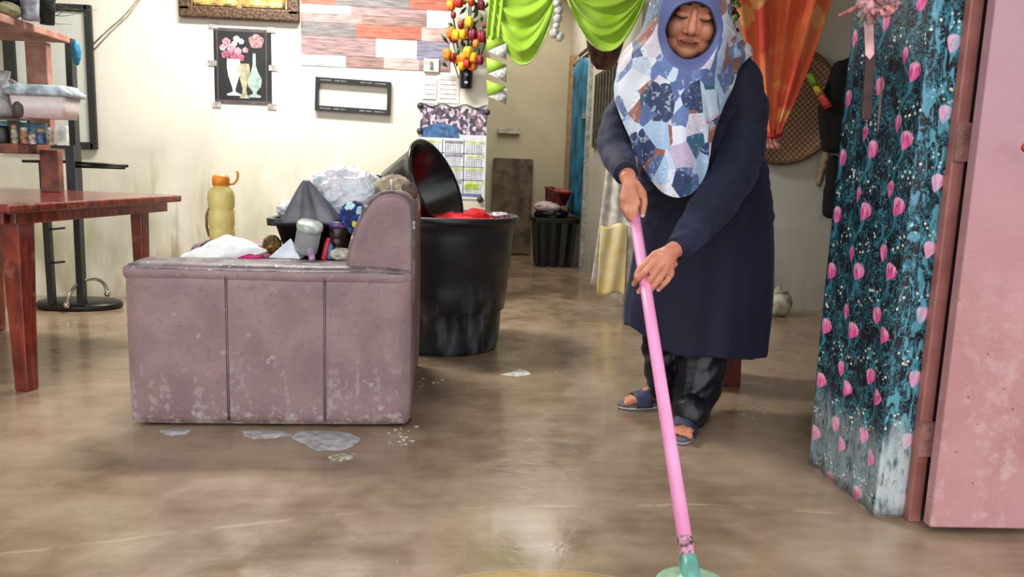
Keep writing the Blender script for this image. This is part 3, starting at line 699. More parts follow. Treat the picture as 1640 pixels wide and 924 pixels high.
# black framed board (left)
q0, q1 = wq(14, 15), wq(148, 235)
x0b, x1b, z0b, z1b = wq(20, 100).x, wq(143, 120).x+.02, wq(140, 234).z, wq(130, 14).z
fb = thing('framed_board', 'tall pale board in a thin black frame on the wall behind the rack', 'board', ((x0b+x1b)/2, 5.28, z0b))
MB().box(((x0b+x1b)/2, 5.285, (z0b+z1b)/2), (x1b-x0b-.05, .012, z1b-z0b-.05)).build('panel', mat('pale_board', (206, 208, 198), .3, .01), fb)
for (cx, cz, dx, dz) in ((x1b, (z0b+z1b)/2, .042, z1b-z0b+.04), (x0b, (z0b+z1b)/2, .07, z1b-z0b+.04), ((x0b+x1b)/2, z0b, x1b-x0b, .04), ((x0b+x1b)/2, z1b, x1b-x0b, .04)):
    MB().box((cx, 5.275, cz), (dx, .03, dz)).build('frame_rail', mat('black_frame', (30, 30, 26), .4), fb, bevel=.004)
# wires
wr = MB(); wr.tube([wq(148, 72, .01), wq(170, 50, .01), wq(196, 28, .01), wq(208, 14, .01), wq(222, -4, .01)], .0035, 6)
wr.tube([wq(150, 80, .012), wq(176, 52, .012), wq(205, 25, .012), wq(226, -4, .012)], .003, 6)
tag(wr.build('wall_cable', mat('dingy_cable', (170, 160, 136), .6)), 'thin pale cables running diagonally up the wall', 'cable')
# ornate frame
of = thing('picture_frame', 'ornate dark brown and gold picture frame cropped at the top of the wall', 'picture', wq(384, 36, .03))
xa, xb = wq(289, 20).x, wq(481, 20).x; zb = wq(384, 31).z; ztp = zb+.46; cxm = (xa+xb)/2
M_orn = mat('carved_brown_gold', (104, 74, 44), .4, .4, 60, c2=(40, 26, 18), bmp=.5); M_gold = mat('old_gold', (182, 148, 74), .4, .25, 40)
rot = .012
for (cx, cz, dx, dz) in ((cxm, zb+.03, xb-xa, .075), (cxm, ztp, xb-xa, .075), (xa+.038, (zb+ztp)/2, .076, ztp-zb-.06), (xb-.038, (zb+ztp)/2, .076, ztp-zb-.06)):
    MB().box((cx, 5.275, cz), (dx, .045, dz)).build('moulding', M_orn, of, bevel=.012, seg=3)
m, b = newmat('gilded_print'); o = world_pos(); n = noi(o, 14, 3, .6)
put(b, 'Base Color', ramp(n, [(.3, (150, 110, 52)), (.48, (190, 160, 84)), (.6, (206, 196, 150)), (.7, (214, 130, 110))], 'LINEAR')); put(b, 'Roughness', .4)
MB().box((cxm, 5.285, (zb+ztp)/2), (xb-xa-.13, .015, ztp-zb-.06)).build('picture', m, of)
for (cx, cz, dx, dz) in ((cxm, zb+.078, xb-xa-.17, .016), (xa+.095, (zb+ztp)/2+.02, .016, ztp-zb-.10), (xb-.095, (zb+ztp)/2+.02, .016, ztp-zb-.10)):
    MB().box((cx, 5.268, cz), (dx, .02, dz)).build('gilt_slip', M_gold, of, bevel=.003)
MB().ell((cxm, 5.262, zb+.07), (.02, .01, .02)).build('gilt_boss', M_gold, of)
# plank wallpaper
cols = {'g': (118, 112, 112), 'r': (176, 96, 76), 'p': (176, 134, 130), 'w': (232, 226, 226), 'm': (150, 122, 122), 'b': (186, 204, 208), 't': (140, 112, 104), 'l': (196, 160, 152), 'u': (130, 128, 148), 'k': (206, 170, 160)}
keys = list(cols)
def plankm(k):
    nm = 'plank_'+k
    if nm in MC: return MC[nm]
    m, b = newmat(nm); p = world_pos(); n = noi(scl(p, (3, 1, 28)), 3, 5, .4); c = cols[k]
    put(b, 'Base Color', ramp(n, [(.3, tuple(v*.72 for v in c)), (.5, c), (.68, tuple(min(255, v*1.18) for v in c))], 'LINEAR')); put(b, 'Roughness', .6); MC[nm] = m; return m
PM = [plankm(k) for k in keys]
rows = [(-20, 8, [(480, 540, 'w'), (540, 660, 'g'), (660, 730, 'l')]),
        (-8, 12, [(483, 538, 'r'), (538, 655, 'g'), (655, 722, 'r')]),
        (12, 26, [(482, 562, 'w'), (562, 683, 'm'), (683, 722, 'w')]),
        (26, 40, [(482, 580, 'p'), (580, 683, 't'), (683, 722, 'w')]),
        (40, 62, [(482, 570, 'g'), (570, 675, 'r'), (675, 722, 'l')]),
        (62, 92, [(482, 602, 'm'), (602, 668, 'w'), (668, 720, 'u')]),
        (92, 110, [(482, 554, 'b'), (554, 615, 't'), (615, 672, 'l'), (672, 722, 'm')])]
wp = MB()
bx0, bx1 = wq(482, 60).x, wq(722, 60).x
for (ya, yb_, cs) in rows[1:]:
    za, zb_ = wq(600, ya+ (0)).z, wq(600, yb_).z
    for (a1, a2, k) in cs:
        xA, xB = wq(a1, 60).x, wq(a2, 60).x
        wp.box(((xA+xB)/2, 5.2975-.001*(1 if k in 'gr' else 0), (za+zb_)/2), (xB-xA-.002, .004, za-zb_-.002), keys.index(k))
for j in range(4):
    za = wq(600, -8).z+j*.08; xx = bx0
    while xx < bx1-.05:
        w_ = min(random.uniform(.15, .4), bx1-xx); k = random.choice('grpwmtl'); wp.box((xx+w_/2, 5.2975, za+.04), (w_-.002, .004, .078), keys.index(k)); xx += w_
wo = wp.build('plank_wallpaper', PM); tag(wo, 'wood plank patterned wallpaper panel in grey, rust and white', 'wallpaper')
# flower poster
pl, pr_, pt_, pb_ = wq(343, 100).x, wq(435, 100).x, wq(390, 46).z, wq(390, 167).z
po = thing('flower_poster', 'black poster of pink flowers in pale vases taped to the wall', 'poster', ((pl+pr_)/2, 5.295, pb_))
pw, ph = pr_-pl, pt_-pb_
M_blk = mat('poster_black', (28, 24, 26), .35, .2, 8); M_pb = mat('poster_border', (92, 82, 82), .4)
pm = MB(); pm.box(((pl+pr_)/2, 5.2975, (pt_+pb_)/2), (pw, .003, ph), 0)
def pp_(u, v): return V(pl+u*pw, 5.2955, pt_-v*ph)
for (a, b_, c, d) in ((.0, .0, 1, .04), (0, .95, 1, 1), (.05, .04, .07, .95), (.90, .04, .92, .95)):
    p1, p2 = pp_(a, b_), pp_(c, d); pm.box(((p1.x+p2.x)/2, 5.2958, (p1.z+p2.z)/2), (abs(p2.x-p1.x), .001, abs(p1.z-p2.z)), 1)
def disc(u, v, ru, rv, mi, y=5.2950, n=14, wob=0):
    c = pp_(u, v); vs = [V(c.x, y-.0005, c.z)]+[V(c.x+ru*pw*math.cos(2*PI*k/n)*(1+wob*math.sin(5*2*PI*k/n)), y, c.z+rv*ph*math.sin(2*PI*k/n)*(1+wob*math.sin(5*2*PI*k/n))) for k in range(n)]
    pm.add(vs, [(0, 1+k, 1+(k+1) % n) for k in range(n)], mi, False)
def vaseflat(u, prof, mi, y=5.2948):
    L_ = [pp_(u-w, v) for w, v in prof]; R_ = [pp_(u+w, v) for w, v in prof]
    vs = [V(q.x, y, q.z) for q in L_+R_]; n = len(prof)
    pm.add(vs, [(i, i+1, n+i+1, n+i) for i in range(n-1)], mi, False)
vaseflat(.34, [(.11, .40), (.12, .50), (.10, .62), (.05, .74), (.025, .80), (.03, .84), (.13, .87), (.12, .89)], 2)
vaseflat(.52, [(.09, .46), (.10, .55), (.07, .68), (.03, .80), (.05, .88), (.09, .92)], 3, 5.2946)
vaseflat(.70, [(.025, .32), (.03, .48), (.06, .56), (.13, .66), (.11, .76), (.04, .82), (.03, .86), (.11, .88), (.10, .905)], 4)
for (u, v, r, mi) in ((.22, .18, .07, 5), (.16, .26, .06, 5), (.30, .26, .08, 5), (.20, .35, .07, 6), (.34, .34, .08, 6), (.42, .30, .07, 5), (.46, .38, .07, 6), (.40, .14, .06, 2), (.48, .17, .05, 2), (.36, .20, .05, 2), (.55, .28, .05, 5), (.74, .16, .13, 7), (.74, .18, .07, 6), (.54, .50, .06, 8), (.47, .53, .05, 8)):
    disc(u, v, r, r*.72, mi, wob=.12)
pm.build('print', [M_blk, M_pb, mat('print_white', (222, 216, 226), .4, .1, 40), mat('print_straw', (190, 184, 150), .4), mat('print_sage', (172, 196, 184), .4, .1, 40), mat('print_pink', (222, 176, 188), .4, .2, 60), mat('print_rose', (196, 106, 134), .4, .2, 60), mat('print_dusty', (206, 152, 150), .4, .2, 60), mat('print_peach', (214, 160, 120), .4)], po)
for (u, v) in ((0, -.02), (1, .0), (-.03, .47), (1.03, .5), (.03, 1.02), (1.0, 1.02)):
    q = pp_(u, v); MB().box((q.x, 5.294, q.z), (.055, .002, .035), rz=0).build('tape', mat('grey_tape', (182, 176, 168), .35), po)
# tv bracket
tl, tr, ttp, tbt = wq(506, 150).x, wq(626, 158).x, wq(566, 129).z, wq(566, 180).z
tv = thing('wall_bracket', 'empty black rectangular television wall bracket', 'bracket', ((tl+tr)/2, 5.28, tbt))
rotv = Matrix.Rotation(math.radians(1.6), 3, 'Y'); cT = V((tl+tr)/2, 5.28, (ttp+tbt)/2)
hw, hh = (tr-tl)/2, (ttp-tbt)/2
for (dx, dz, w_, h_, nm) in ((0, hh-.012, hw*2, .032, 'rail'), (0, -hh+.012, hw*2, .032, 'rail'), (-hw+.011, 0, .022, hh*2-.056, 'side_bar'), (hw-.011, 0, .022, hh*2-.056, 'side_bar')):
    q = cT+rotv@V(dx, 0, dz); mb = MB(); mb.box(q, (w_, .03, h_), rot=rotv)
    if nm == 'rail':
        for k in (-.36, -.24, -.14, .14, .24, .36, .44, -.44): mb.box(cT+rotv@V(dx+k*hw*2*.9, -.0155, dz), (.035, .002, .008), 1, rot=rotv)
    mb.build(nm, [MBk, mat('slot_grey', (130, 128, 124), .5)], tv)
# switch + notes
q = wq(691, 105, .01); sw = thing('light_switch', 'white wall switch at the lower right of the plank wallpaper', 'switch', q)
MB().box(q, (.10, .02, .085)).build('plate', mat('switch_white', (226, 224, 216), .4), sw, bevel=.004); MB().box(q+V(.0, -.013, 0), (.02, .01, .045)).build('rocker', mat('switch_grey', (120, 120, 120), .4), sw, bevel=.002)
for (a, b_, c, d, l) in ((700, 120, 735, 166, 'white paper note taped under the tulips, left of the vase'), (676, 128, 700, 160, 'cream paper note left of the white one above the calendar')):
    p1, p2 = wq(a, b_), wq(c, d); nb = MB(); nb.box(((p1.x+p2.x)/2, 5.297, (p1.z+p2.z)/2), (p2.x-p1.x, .003, p1.z-p2.z))
    for k in range(5): nb.box(((p1.x+p2.x)/2, 5.2952, p1.z-.03-.03*k), ((p2.x-p1.x)*.7, .001, .005), 1)
    tag(nb.build('paper_note', [mat('note_paper', (232, 226, 222), .7, .05), mat('note_ink', (180, 168, 176), .7)]), l, 'paper')
# calendar
cl, cr, ctp, cb = wq(672, 250).x, wq(778, 250).x, wq(725, 170).z, wq(725, 318).z
ca = thing('wall_calendar', 'blue and yellow year calendar with group photo hanging at the wall edge', 'calendar', ((cl+cr)/2, 5.29, cb))
cwid, chh = cr-cl, ctp-cb
def cq_(u, v): return V(cl+u*cwid, 5.292, ctp-v*chh)
cm = MB(); cm.box(((cl+cr)/2, 5.2955, (ctp+cb)/2), (cwid, .004, chh))
cm.build('sheet', mat('calendar_sheet', (228, 232, 236), .4, .04), ca)
m, b = newmat('group_photo'); o = world_pos(); X, Y, Z = xyz(o); k = xyz(voro(scl(o, (60, 1, 45)), 1, 'F1', 1))[0]
c = ramp(k, [(0, (70, 60, 84)), (.25, (206, 196, 206)), (.45, (140, 110, 116)), (.6, (60, 52, 60)), (.72, (186, 166, 180)), (.86, (90, 80, 96))]); put(b, 'Base Color', c); put(b, 'Roughness', .35)
q1, q2 = cq_(.0, .02), cq_(1, .30); fm = MB(); fm.box(((q1.x+q2.x)/2, 5.2930, (q1.z+q2.z)/2), (q2.x-q1.x, .001, q1.z-q2.z)); lab(fm.build('photo', m, ca), 'group photo of many people at the top')
fm = MB(); c1, c2 = cq_(.30, .24), cq_(.55, .34)
vs = [V(cq_(.02, .34).x, 5.2922, cq_(0, .34).z), V(cq_(.60, .34).x, 5.2922, cq_(0, .34).z), V(cq_(.56, .24).x, 5.2922, cq_(0, .22).z), V(cq_(.30, .2).x, 5.2922, cq_(0, .18).z), V(cq_(.05, .2).x, 5.2922, cq_(0, .24).z)]
fm.add(vs, [(0, 1, 2, 3, 4)], 0, False); fm.build('blue_banner', mat('calendar_blue', (70, 120, 176), .4, .2, 30), ca)
mg, my, ml, mw = mat('cal_line', (120, 130, 170), .5), mat('cal_yellow', (222, 230, 150), .5), mat('cal_text', (160, 158, 170), .5), mat('cal_green', (190, 216, 70), .5)
gm = MB()
for i in range(3):
    for j in range(4):
        u, v = .03+i*.325, .37+j*.145; a1, a2 = cq_(u+.02, v), cq_(u+.29, v+.03)
        gm.box(((a1.x+a2.x)/2, 5.2928, (a1.z+a2.z)/2), (a2.x-a1.x, .001, a1.z-a2.z), 1 if (i == 2 or (i+j) % 3 == 0) else 2)
        for r_ in range(4):
            for c_ in range(7):
                q = cq_(u+.035+c_*.036, v+.048+r_*.022); gm.box((q.x, 5.2928, q.z), (cwid*.02, .001, chh*.010), 2)
    if i: q = cq_(.015+i*.325, .66); gm.box((q.x, 5.2925, q.z), (.006, .001, chh*.6), 0)
for j in range(1, 4): q = cq_(.5, .358+j*.145); gm.box((q.x, 5.2925, q.z), (cwid*.94, .001, .005), 0)
q = cq_(.80, .86); gm.box((q.x, 5.2924, q.z), (cwid*.22, .001, .035), 3)
q = cq_(.6, .955); gm.box((q.x, 5.2924, q.z), (cwid*.7, .001, .02), 0)
gm.build('month_grid', [mg, my, ml, mw], ca)
for (u, v) in ((.0, .01), (1.0, .05), (.0, .28), (.93, 1.0)):
    q = cq_(u, v); MB().lathe([(0, 0), (.022, 0), (.018, .012), (0, .014)], (q.x, 5.292, q.z), 12, axis=(0, -1, 0)).build('stud', mat('dark_stud', (60, 60, 66), .5), ca)
sc = MB(); pts = [cq_(u, .0+.035*math.sin(u*PI*3)**2) for u in [k/16 for k in range(17)]]
sc.tube([V(q.x, 5.288, q.z+.012) for q in pts], .005, 6); sc.build('hanging_wire', mat('wire_grey', (96, 92, 100), .5), ca)
# tulip arrangement
tq = wq(746, 142, .05)
ta = thing('tulip_arrangement', 'artificial red, yellow and crimson tulips in a small black wall vase', 'flowers', tq)
MB().lathe([(0, 0), (.036, 0), (.04, .01), (.044, .10), (.046, .115), (.040, .115), (.034, .02)], tq, 20).build('vase', MC['shiny_black_plastic'], ta)
for dz in (.035, .085): MB().ell(tq+V(0, -.045, dz), (.012, .004, .010)).build('vase_emblem', mat('pale_emblem', (180, 180, 200), .4), ta)
tm = {'y': mat('tulip_yellow', (242, 200, 20), .5, .1, c2=(226, 150, 20)), 'o': mat('tulip_orange', (232, 96, 34), .5, .2, 30, c2=(214, 150, 40)), 'r': mat('tulip_red', (196, 40, 30), .5, .2), 'c': mat('tulip_crimson', (150, 16, 50), .5, .2), 'l': mat('leaf_green', (52, 104, 60), .5, .3)}
buds = [(722, 8, 'o', .034), (735, 3, 'r', .034), (752, -4, 'y', .03), (770, 8, 'c', .03), (751, 35, 'y', .033), (738, 40, 'r', .024), (722, 52, 'o', .036), (730, 56, 'y', .032), (741, 54, 'y', .034), (727, 62, 'r', .026), (757, 56, 'c', .034), (772, 58, 'c', .036), (780, 62, 'c', .03), (716, 87, 'o', .034), (724, 92, 'r', .028), (733, 96, 'o', .026), (749, 84, 'y', .036), (741, 92, 'o', .03), (758, 92, 'y', .03), (768, 96, 'c', .030), (739, 106, 'y', .026), (757, 106, 'o', .028), (748, 102, 'r', .028), (762, 70, 'o', .024), (755, 3, 'r', .026), (778, 40, 'c', .02), (726, 24, 'r', .02)]
for (px, py, k, r) in buds:
    q = wq(px, py, .09+.05*random.random()); bd = MB()
    for a in range(5):
        th = 2*PI*a/5; bd.ell(q+V(math.cos(th)*r*.38, math.sin(th)*r*.38, 0), (r*.55, r*.55, r*1.05), n=10, k=8)
    bd.ell(q, (r*.7, r*.7, r*.9), n=12, k=8)
    bd.build('tulip', tm[k], ta)
lf = MB(); stm = MB()
for i in range(46):
    q = wq(random.uniform(716, 780), random.uniform(-5, 112), .05+.05*random.random()); a = random.uniform(-1.2, 1.2); l = random.uniform(.04, .09); d = V(math.sin(a), -.15, math.cos(a)); s = V(math.cos(a), 0, -math.sin(a))
    lf.add([q, q+d*l*.5+s*.012, q+d*l+V(0, -.01, 0), q+d*l*.5-s*.012], [(0, 1, 2, 3)])
for (px, py, k, r) in buds[::2]: stm.tube([tq+V(0, 0, .1), (tq+wq(px, py, .06))/2+V(0, 0, -.03), wq(px, py, .09)], .004, 5)
lf.build('leaves', tm['l'], ta, thick=.001)['kind'] = 'stuff'; stm.build('stems', mat('stem_green', (60, 90, 50), .6), ta)['kind'] = 'stuff'

# ================================================================ GREEN SWAGS
m, b = newmat('lime_satin'); p = coord(); n = noi(p, 7, 3)
put(b, 'Base Color', mixc(step(n, .3, .7), (142, 186, 34), (172, 214, 62))); put(b, 'Roughness', .34); put(b, 'Sheen Weight', .3); M_lime = m
M_lace = mat('white_lace', (226, 228, 224), .7, .12, 60)
YV = 5.18
def swag(x0_, x1_, ytop, ymid, name, label, seed):
    sg = thing(name, label, 'curtain', (P((x0_+x1_)/2, ymid, YV).x, YV, P(900, ymid, YV).z), 'lime swags over the hallway opening')
    cx = (x0_+x1_)/2; hwid = (x1_-x0_)/2
    def fn(u, v):
        s = u*2-1; sag = (1-abs(s)**2.2)
        py = -34+v*(ymid+34)*(.10+.90*sag) if False else -34+(ytop+34)*0+v*((ymid+34)*sag**.8)
        px = cx+hwid*s*(1-.22*v*(1-abs(s))+.0)
        # pleats following the swag arc
        d = .020*(math.sin(v*17*(1+.25*s*s)+seed)+.5*math.sin(v*31+2*s+seed))*(.35+.65*sag)+.05*sag*v+.005*math.sin(v*48*(1+.2*s*s)+3*s+seed)*(.4+.6*sag)
        return P(px, py, YV-.02-d)
    g = MB(); g.grid(fn, 60, 60); g.build('swag', M_lime, sg, thick=.003)
    e = MB(); e.tube([fn(k/40, 1) for k in range(41)], .007, 6, flat=.5); e.build('trim', mat('pale_lime_trim', (206, 226, 140), .6), sg)
swag(776, 898, 0, 104, 'curtain_swag', 'lime green satin swag at the left of the hallway opening', .4)
swag(900, 1042, 0, 82, 'curtain_swag', 'lime green satin swag in the middle, next to the headscarf', 2.1)
# lime side tails
tl_ = MB(); tl_.grid(lambda u, v: P(781+26*u+2*math.sin(v*5), -34+96*v, YV-.05-.015*math.sin(u*16+v*2)), 24, 20)
to = thing('curtain_tail', 'narrow lime curtain tail with triangular lime and white bunting below', 'curtain', P(794, 165, YV)); tl_.build('tail', M_lime, to, thick=.003)
for k in range(6):
    y0_ = 56+k*18; w_ = 1 if k % 2 else 0
    tr_ = MB(); a1, a2, a3 = P(779, y0_, YV-.05), P(779+(2 if k else 0), y0_+26, YV-.055), P(812, y0_+12+(6 if w_ else 0), YV-.05-.01*k % 3)
    if w_: a1, a2, a3 = P(812, y0_-6, YV-.06), P(811, y0_+22, YV-.06), P(782, y0_+8, YV-.055)
    tr_.add([a1, a2, a3, (a1+a2+a3)/3+V(0, -.008, 0)], [(0, 1, 3), (1, 2, 3), (2, 0, 3)]); tr_.build('bunting_triangle', M_lace if w_ else M_lime, to, thick=.002)
lc = thing('lace_pendant', 'string of white lace puffs hanging between the two lime swags', 'decoration', P(893, 66, YV-.1))
for (px, py, r) in ((893, 4, .026), (895, 17, .024), (893, 30, .026), (891, 42, .020), (888, 53, .028), (896, 59, .026)):
    q = P(px, py, YV-.1); g = MB(); g.ell(q, (r*1.1, r, r*1.1), n=26, k=16, fn=lambda d: 1+.2*math.sin(d.x*12)*math.sin(d.z*12)); g.build('puff', M_lace, lc)
MB().tube([P(893, -30, YV-.1), P(893, 50, YV-.1)], .003, 5).build('cord', M_lace, lc)
rd = MB(); a1, a2 = P(770, -34, YV), P(1046, -20, YV); rd.tube([V(a1.x, YV, a1.z), V(a2.x, YV, a1.z)], .012, 10)
tag(rd.build('curtain_rod', mat('rod_white', (214, 210, 200), .4)), 'pale curtain rod above the hallway opening', 'rod')

# ================================================================ HALLWAY THINGS
# small soap shelf
q1, q2 = P(797, 205, 8.4), P(832, 215, 8.4)
tag(MB().box(((q1.x+q2.x)/2, 8.37, (q1.z+q2.z)/2), (q2.x-q1.x, .05, q1.z-q2.z)).build('wall_socket', mat('socket_white', (196, 190, 172), .5), bevel=.004), 'flat white socket block on the hallway end wall', 'socket')
# brown board leaning
bl, br_ = P(789, 300, 8.3).x, P(853, 300, 8.3).x; bt_ = P(820, 253, 8.3).z
rotb = Matrix.Rotation(math.radians(-3), 3, 'X')
tag(MB().box(((bl+br_)/2, 8.33, bt_/2+.005), (br_-bl, .025, bt_-.02), rot=rotb).build('brown_board', mat('weathered_ply', (112, 92, 74), .7, .2, 8), bevel=.003), 'weathered brown board leaning at the end of the hallway', 'board')
bx = MB(); q1 = F(838, 404); bx.box((q1.x, q1.y+.18, .16), (.34, .3, .31)); tag(bx.build('black_crate', mat('black_crate', (16, 16, 18), .5), bevel=.02), 'low black crate on the hallway floor beside the ribbed bin', 'crate')
crumple(V(q1.x-.05, q1.y+.15, .345), (.14, .1, .035), 61, .3)
tag(crumple(V(q1.x-.02, q1.y+.13, .345), (.15, .1, .036), 61, .3).build('clothes_heap', mat('dull_maroon', (110, 78, 74), .8, .4, 14)), 'dull heap of clothes lying on the low black crate', 'clothes')
# ribbed bin
bc2 = F(888, 428); bc2 = V(bc2.x, bc2.y+.17, 0)
rb = thing('ribbed_bin', 'black ribbed square plastic bin in the hallway', 'bin', bc2)
g = MB(); rings = []
for z, w_, in ((0, .33), (.02, .34), (.42, .40), (.425, .45), (.46, .455), (.47, .45)):
    ring = []
    rr_ = rring(bc2, w_, w_*.9, z, .04, 6); NR = len(rr_)
    out = []
    for i in range(NR):
        a, b_ = rr_[i], rr_[(i+1) % NR]
        for k in range(6 if (a-b_).length > .05 else 1): out.append(a.lerp(b_, k/(6 if (a-b_).length > .05 else 1)))
    for i, v in enumerate(out):
        d = (v-V(bc2.x, bc2.y, z)).normalized(); out[i] = v+d*(.006*(1 if i % 2 else -1) if .01 < z < .424 else 0)
    rings.append(out)
g.loft(rings, smooth=False); g.build('bin_body', mat('bin_black', (24, 26, 28), .35, .2, 10), rb)
tag(crumple(bc2+V(-.03, 0, .50), (.16, .15, .055), 71, .3).build('black_bag', mat('black_bag', (26, 26, 30), .3)), 'black plastic bag bulging from the ribbed bin', 'bag')
tag(crumple(bc2+V(-.07, -.03, .565), (.13, .10, .055), 72, .25).build('pink_white_cloth', mat('pale_pink_cloth', (222, 200, 204), .8, .1, 14)), 'pale pinkish white cloth on top of the black bag', 'cloth')
q = bc2+V(.01, .02, .60)
rbk = thing('red_basket', 'small red plastic basket topping the heap on the ribbed bin', 'basket', q)
MB().lathe([(0, 0), (.10, 0), (.125, .12), (.135, .125), (.135, .14), (.12, .14), (.095, .01)], q, 40, fn=lambda u, z: 1+.02*math.cos(u*2*PI*14), axis=(.15, -.1, 1)).build('basket_body', mat('basket_red', (160, 52, 48), .5, .35, 30), rbk)
# blue folding door and frame in the hallway right wall
bd = thing('turquoise_curtain', 'bright turquoise blue curtain hanging in the hallway side doorway', 'curtain', (XC1, YD0, .5))
g = MB(); g.grid(lambda u, v: V(XC1-.02-.03*abs(math.sin(u*PI*4)), YD0+.03+(YD1-YD0-.06)*u, .50+1.46*v-(.10*abs(u-.4) if v > .95 else 0)), 40, 24)
g.build('curtain_cloth', mat('turquoise_cloth', (22, 124, 168), .5, .2, 6), bd, thick=.004)
MB().tube([(XC1-.035, YD0-.02, 1.965), (XC1-.035, YD1+.02, 1.965)], .01, 8).build('rod', mat('rod_white', (214, 210, 200), .4), bd)
struct(MB().box((XC1-.015, YD1+.13, 1.03), (.06, .24, 2.06)).build('trim_1', mat('tan_frame', (190, 150, 112), .6)))
struct(MB().box((XC1-.01, YD0-.03, 1.03), (.05, .06, 2.06)).build('trim_2', mat('pale_frame', (196, 198, 194), .5)))
q = PX(936, 186, XC1-.04); tag(MB().box(q, (.03, .06, .05)).build('door_latch', M_chr, bevel=.004), 'small metal latch beside the blue door', 'latch')
# black slatted panel on hallway right wall
g = thing('slatted_rack', 'black framed panel with vertical pale stripes behind the person\'s arm', 'panel', (XC1-.02, 6.4, 1.1))
y0_, y1_ = 6.80, 5.95; z0_ = P(946, 236, 6.7).z; z1_ = P(946, 118, 6.7).z
ymin, ymax = min(y0_, y1_), max(y0_, y1_); ymin = max(ymin, 5.45)
gm = MB(); gm.box((XC1-.012, (ymin+ymax)/2, (z0_+z1_)/2), (.018, ymax-ymin, z1_-z0_)); gm.build('panel_back', MBk, g)
for k in range(7):
    yy = ymin+(ymax-ymin)*(k+.5)/7; MB().box((XC1-.026, yy, (z0_+z1_)/2), (.010, .02, (z1_-z0_)*.92)).build('slat', mat('slat_grey', (120, 114, 96), .6), g)
# brown pot / hat above
q = P(968, 88, 5.5)
pt_ = thing('hanging_pot', 'dark brown hanging pot below the lime swag by the headscarf', 'pot', (q.x, q.y, q.z-.1))
for a in (0, 2.1, 4.2): MB().tube([(q.x+.11*math.cos(a), q.y+.11*math.sin(a), q.z+.08), (q.x, q.y, 2.82)], .003, 5).build('hanging_cord', mat('cord_brown', (90, 70, 50), .8), pt_)
MB().lathe([(0, -.10), (.05, -.095), (.09, -.05), (.105, 0), (.12, .05), (.13, .09), (.125, .095), (.09, .0), (.0, -.08)], V(q.x, q.y, q.z), 28).build('pot_body', mat('brown_pot', (104, 62, 50), .5, .3, 14), pt_)
# white lace curtain with yellow panel at the hallway corner
def wcf(u, v): return P(972+(45*u-22)*(.5+.5*v)+14*(1-v)-6*v, 255+(190)*v+6*math.sin(u*9), 5.22-.03*math.sin(u*20+v*2))
wcu = thing('lace_curtain', 'white curtain with yellow satin strip gathered at the hallway corner', 'curtain', P(972, 445, 5.22))
def wc(u, v):
    xl = 976-30*v**1.2; xr_ = 1004+20*v**.6; return P(xl+(xr_-xl)*u, 215+240*v+5*math.sin(u*8), 5.275-.009*math.sin(u*15+v*2))
g = MB(); g.grid(wc, 50, 30); g.build('curtain_cloth', mat('sheer_white', (228, 222, 212), .8, .08, 18), wcu, thick=.003)
g = MB(); g.grid(lambda u, v: P(962+44*u-6*v, 360+112*v+3*math.sin(u*7), 5.235-.007*math.sin(u*10+v*3)), 24, 16); g.build('yellow_strip', mat('pale_gold_satin', (232, 204, 132), .5, .2, 14, c2=(236, 222, 176)), wcu, thick=.003)

# ================================================================ RIGHT BACK WALL THINGS
# woven tray
wc_ = P(1256, 168, 5.25); R_ = .40
m, b = newmat('woven_bamboo'); o = coord(); X, Y, Z = xyz(o)
c = mixc(step(sin(X*160)*sin(Z*160), -.2, .2), (104, 78, 58), (150, 120, 92)); c = mixc(step(noi(o, 5, 4), .5, .7)*.6, c, (84, 62, 48)); put(b, 'Base Color', c); put(b, 'Roughness', .75); bump(b, sin(X*160)*sin(Z*160), .4, .006)
wt = thing('woven_tray', 'large round woven bamboo tray hanging on the wall behind the curtain', 'tray', wc_)
MB().lathe([(0, 0), (.30, 0), (.37, -.02), (.385, -.045), (.39, -.045), (.385, -.015), (.36, .008), (0, .008)], wc_+V(0, .030, 0), 48, axis=(0, 1, 0)).build('tray_face', m, wt)
rm = MB(); rm.tube([wc_+V(math.cos(2*PI*k/48)*.39, -.0, math.sin(2*PI*k/48)*.39) for k in range(49)], .014, 8); rm.build('rim', mat('bamboo_rim', (112, 84, 60), .6), wt)
# orange curtain
m, b = newmat('orange_floral_voile'); o = world_pos(); X, Y, Z = xyz(o); n = noi(o, 4, 3)
fls = voro(scl(o, (1, 0, .8)), 6.2, 'F1'); pet = step(fls+(noi(o, 22, 2)-.5)*.35, .42, .28)
c = mixc(step(n, .3, .7), (238, 98, 56), (246, 130, 74)); c = mixc(step(noi(scl(o, (1, 1, .3)), 5, 2), .52, .6)*.6, c, (214, 50, 50)); c = mixc(pet*.85, c, (250, 186, 112)); put(b, 'Base Color', c); put(b, 'Roughness', .7); put(b, 'Sheen Weight', .2)
put(b, 'Subsurface Weight', .1); M_or = m
YO = 4.85
def oc(u, v):
    t = v; L0, L1, Rr0 = 1172, 1228, 1332
    e = t**1.3; xl = 1170+62*t**1.1; xr_ = 1342-98*t**1.05-12*math.sin(PI*t)*-.6
    py = -40+265*t
    amp = .030*(1-t*.7)
    return P(xl+(xr_-xl)*u, py, YO-amp*math.sin(u*24+t*3)-.02*math.sin(u*9))
oc_t = thing('orange_curtain', 'orange curtain with pale flowers tied back beside the person', 'curtain', P(1238, 228, YO), None)
g = MB(); g.grid(oc, 110, 60); g.build('curtain_cloth', M_or, oc_t, thick=.003)
g = MB(); g.tube([P(1224, 214, YO-.03), P(1236, 219, YO-.07), P(1250, 216, YO-.03), P(1240, 212, YO+.03), P(1226, 212, YO)], .014, 8); g.build('tie_band', mat('red_tie', (206, 44, 48), .6), oc_t)
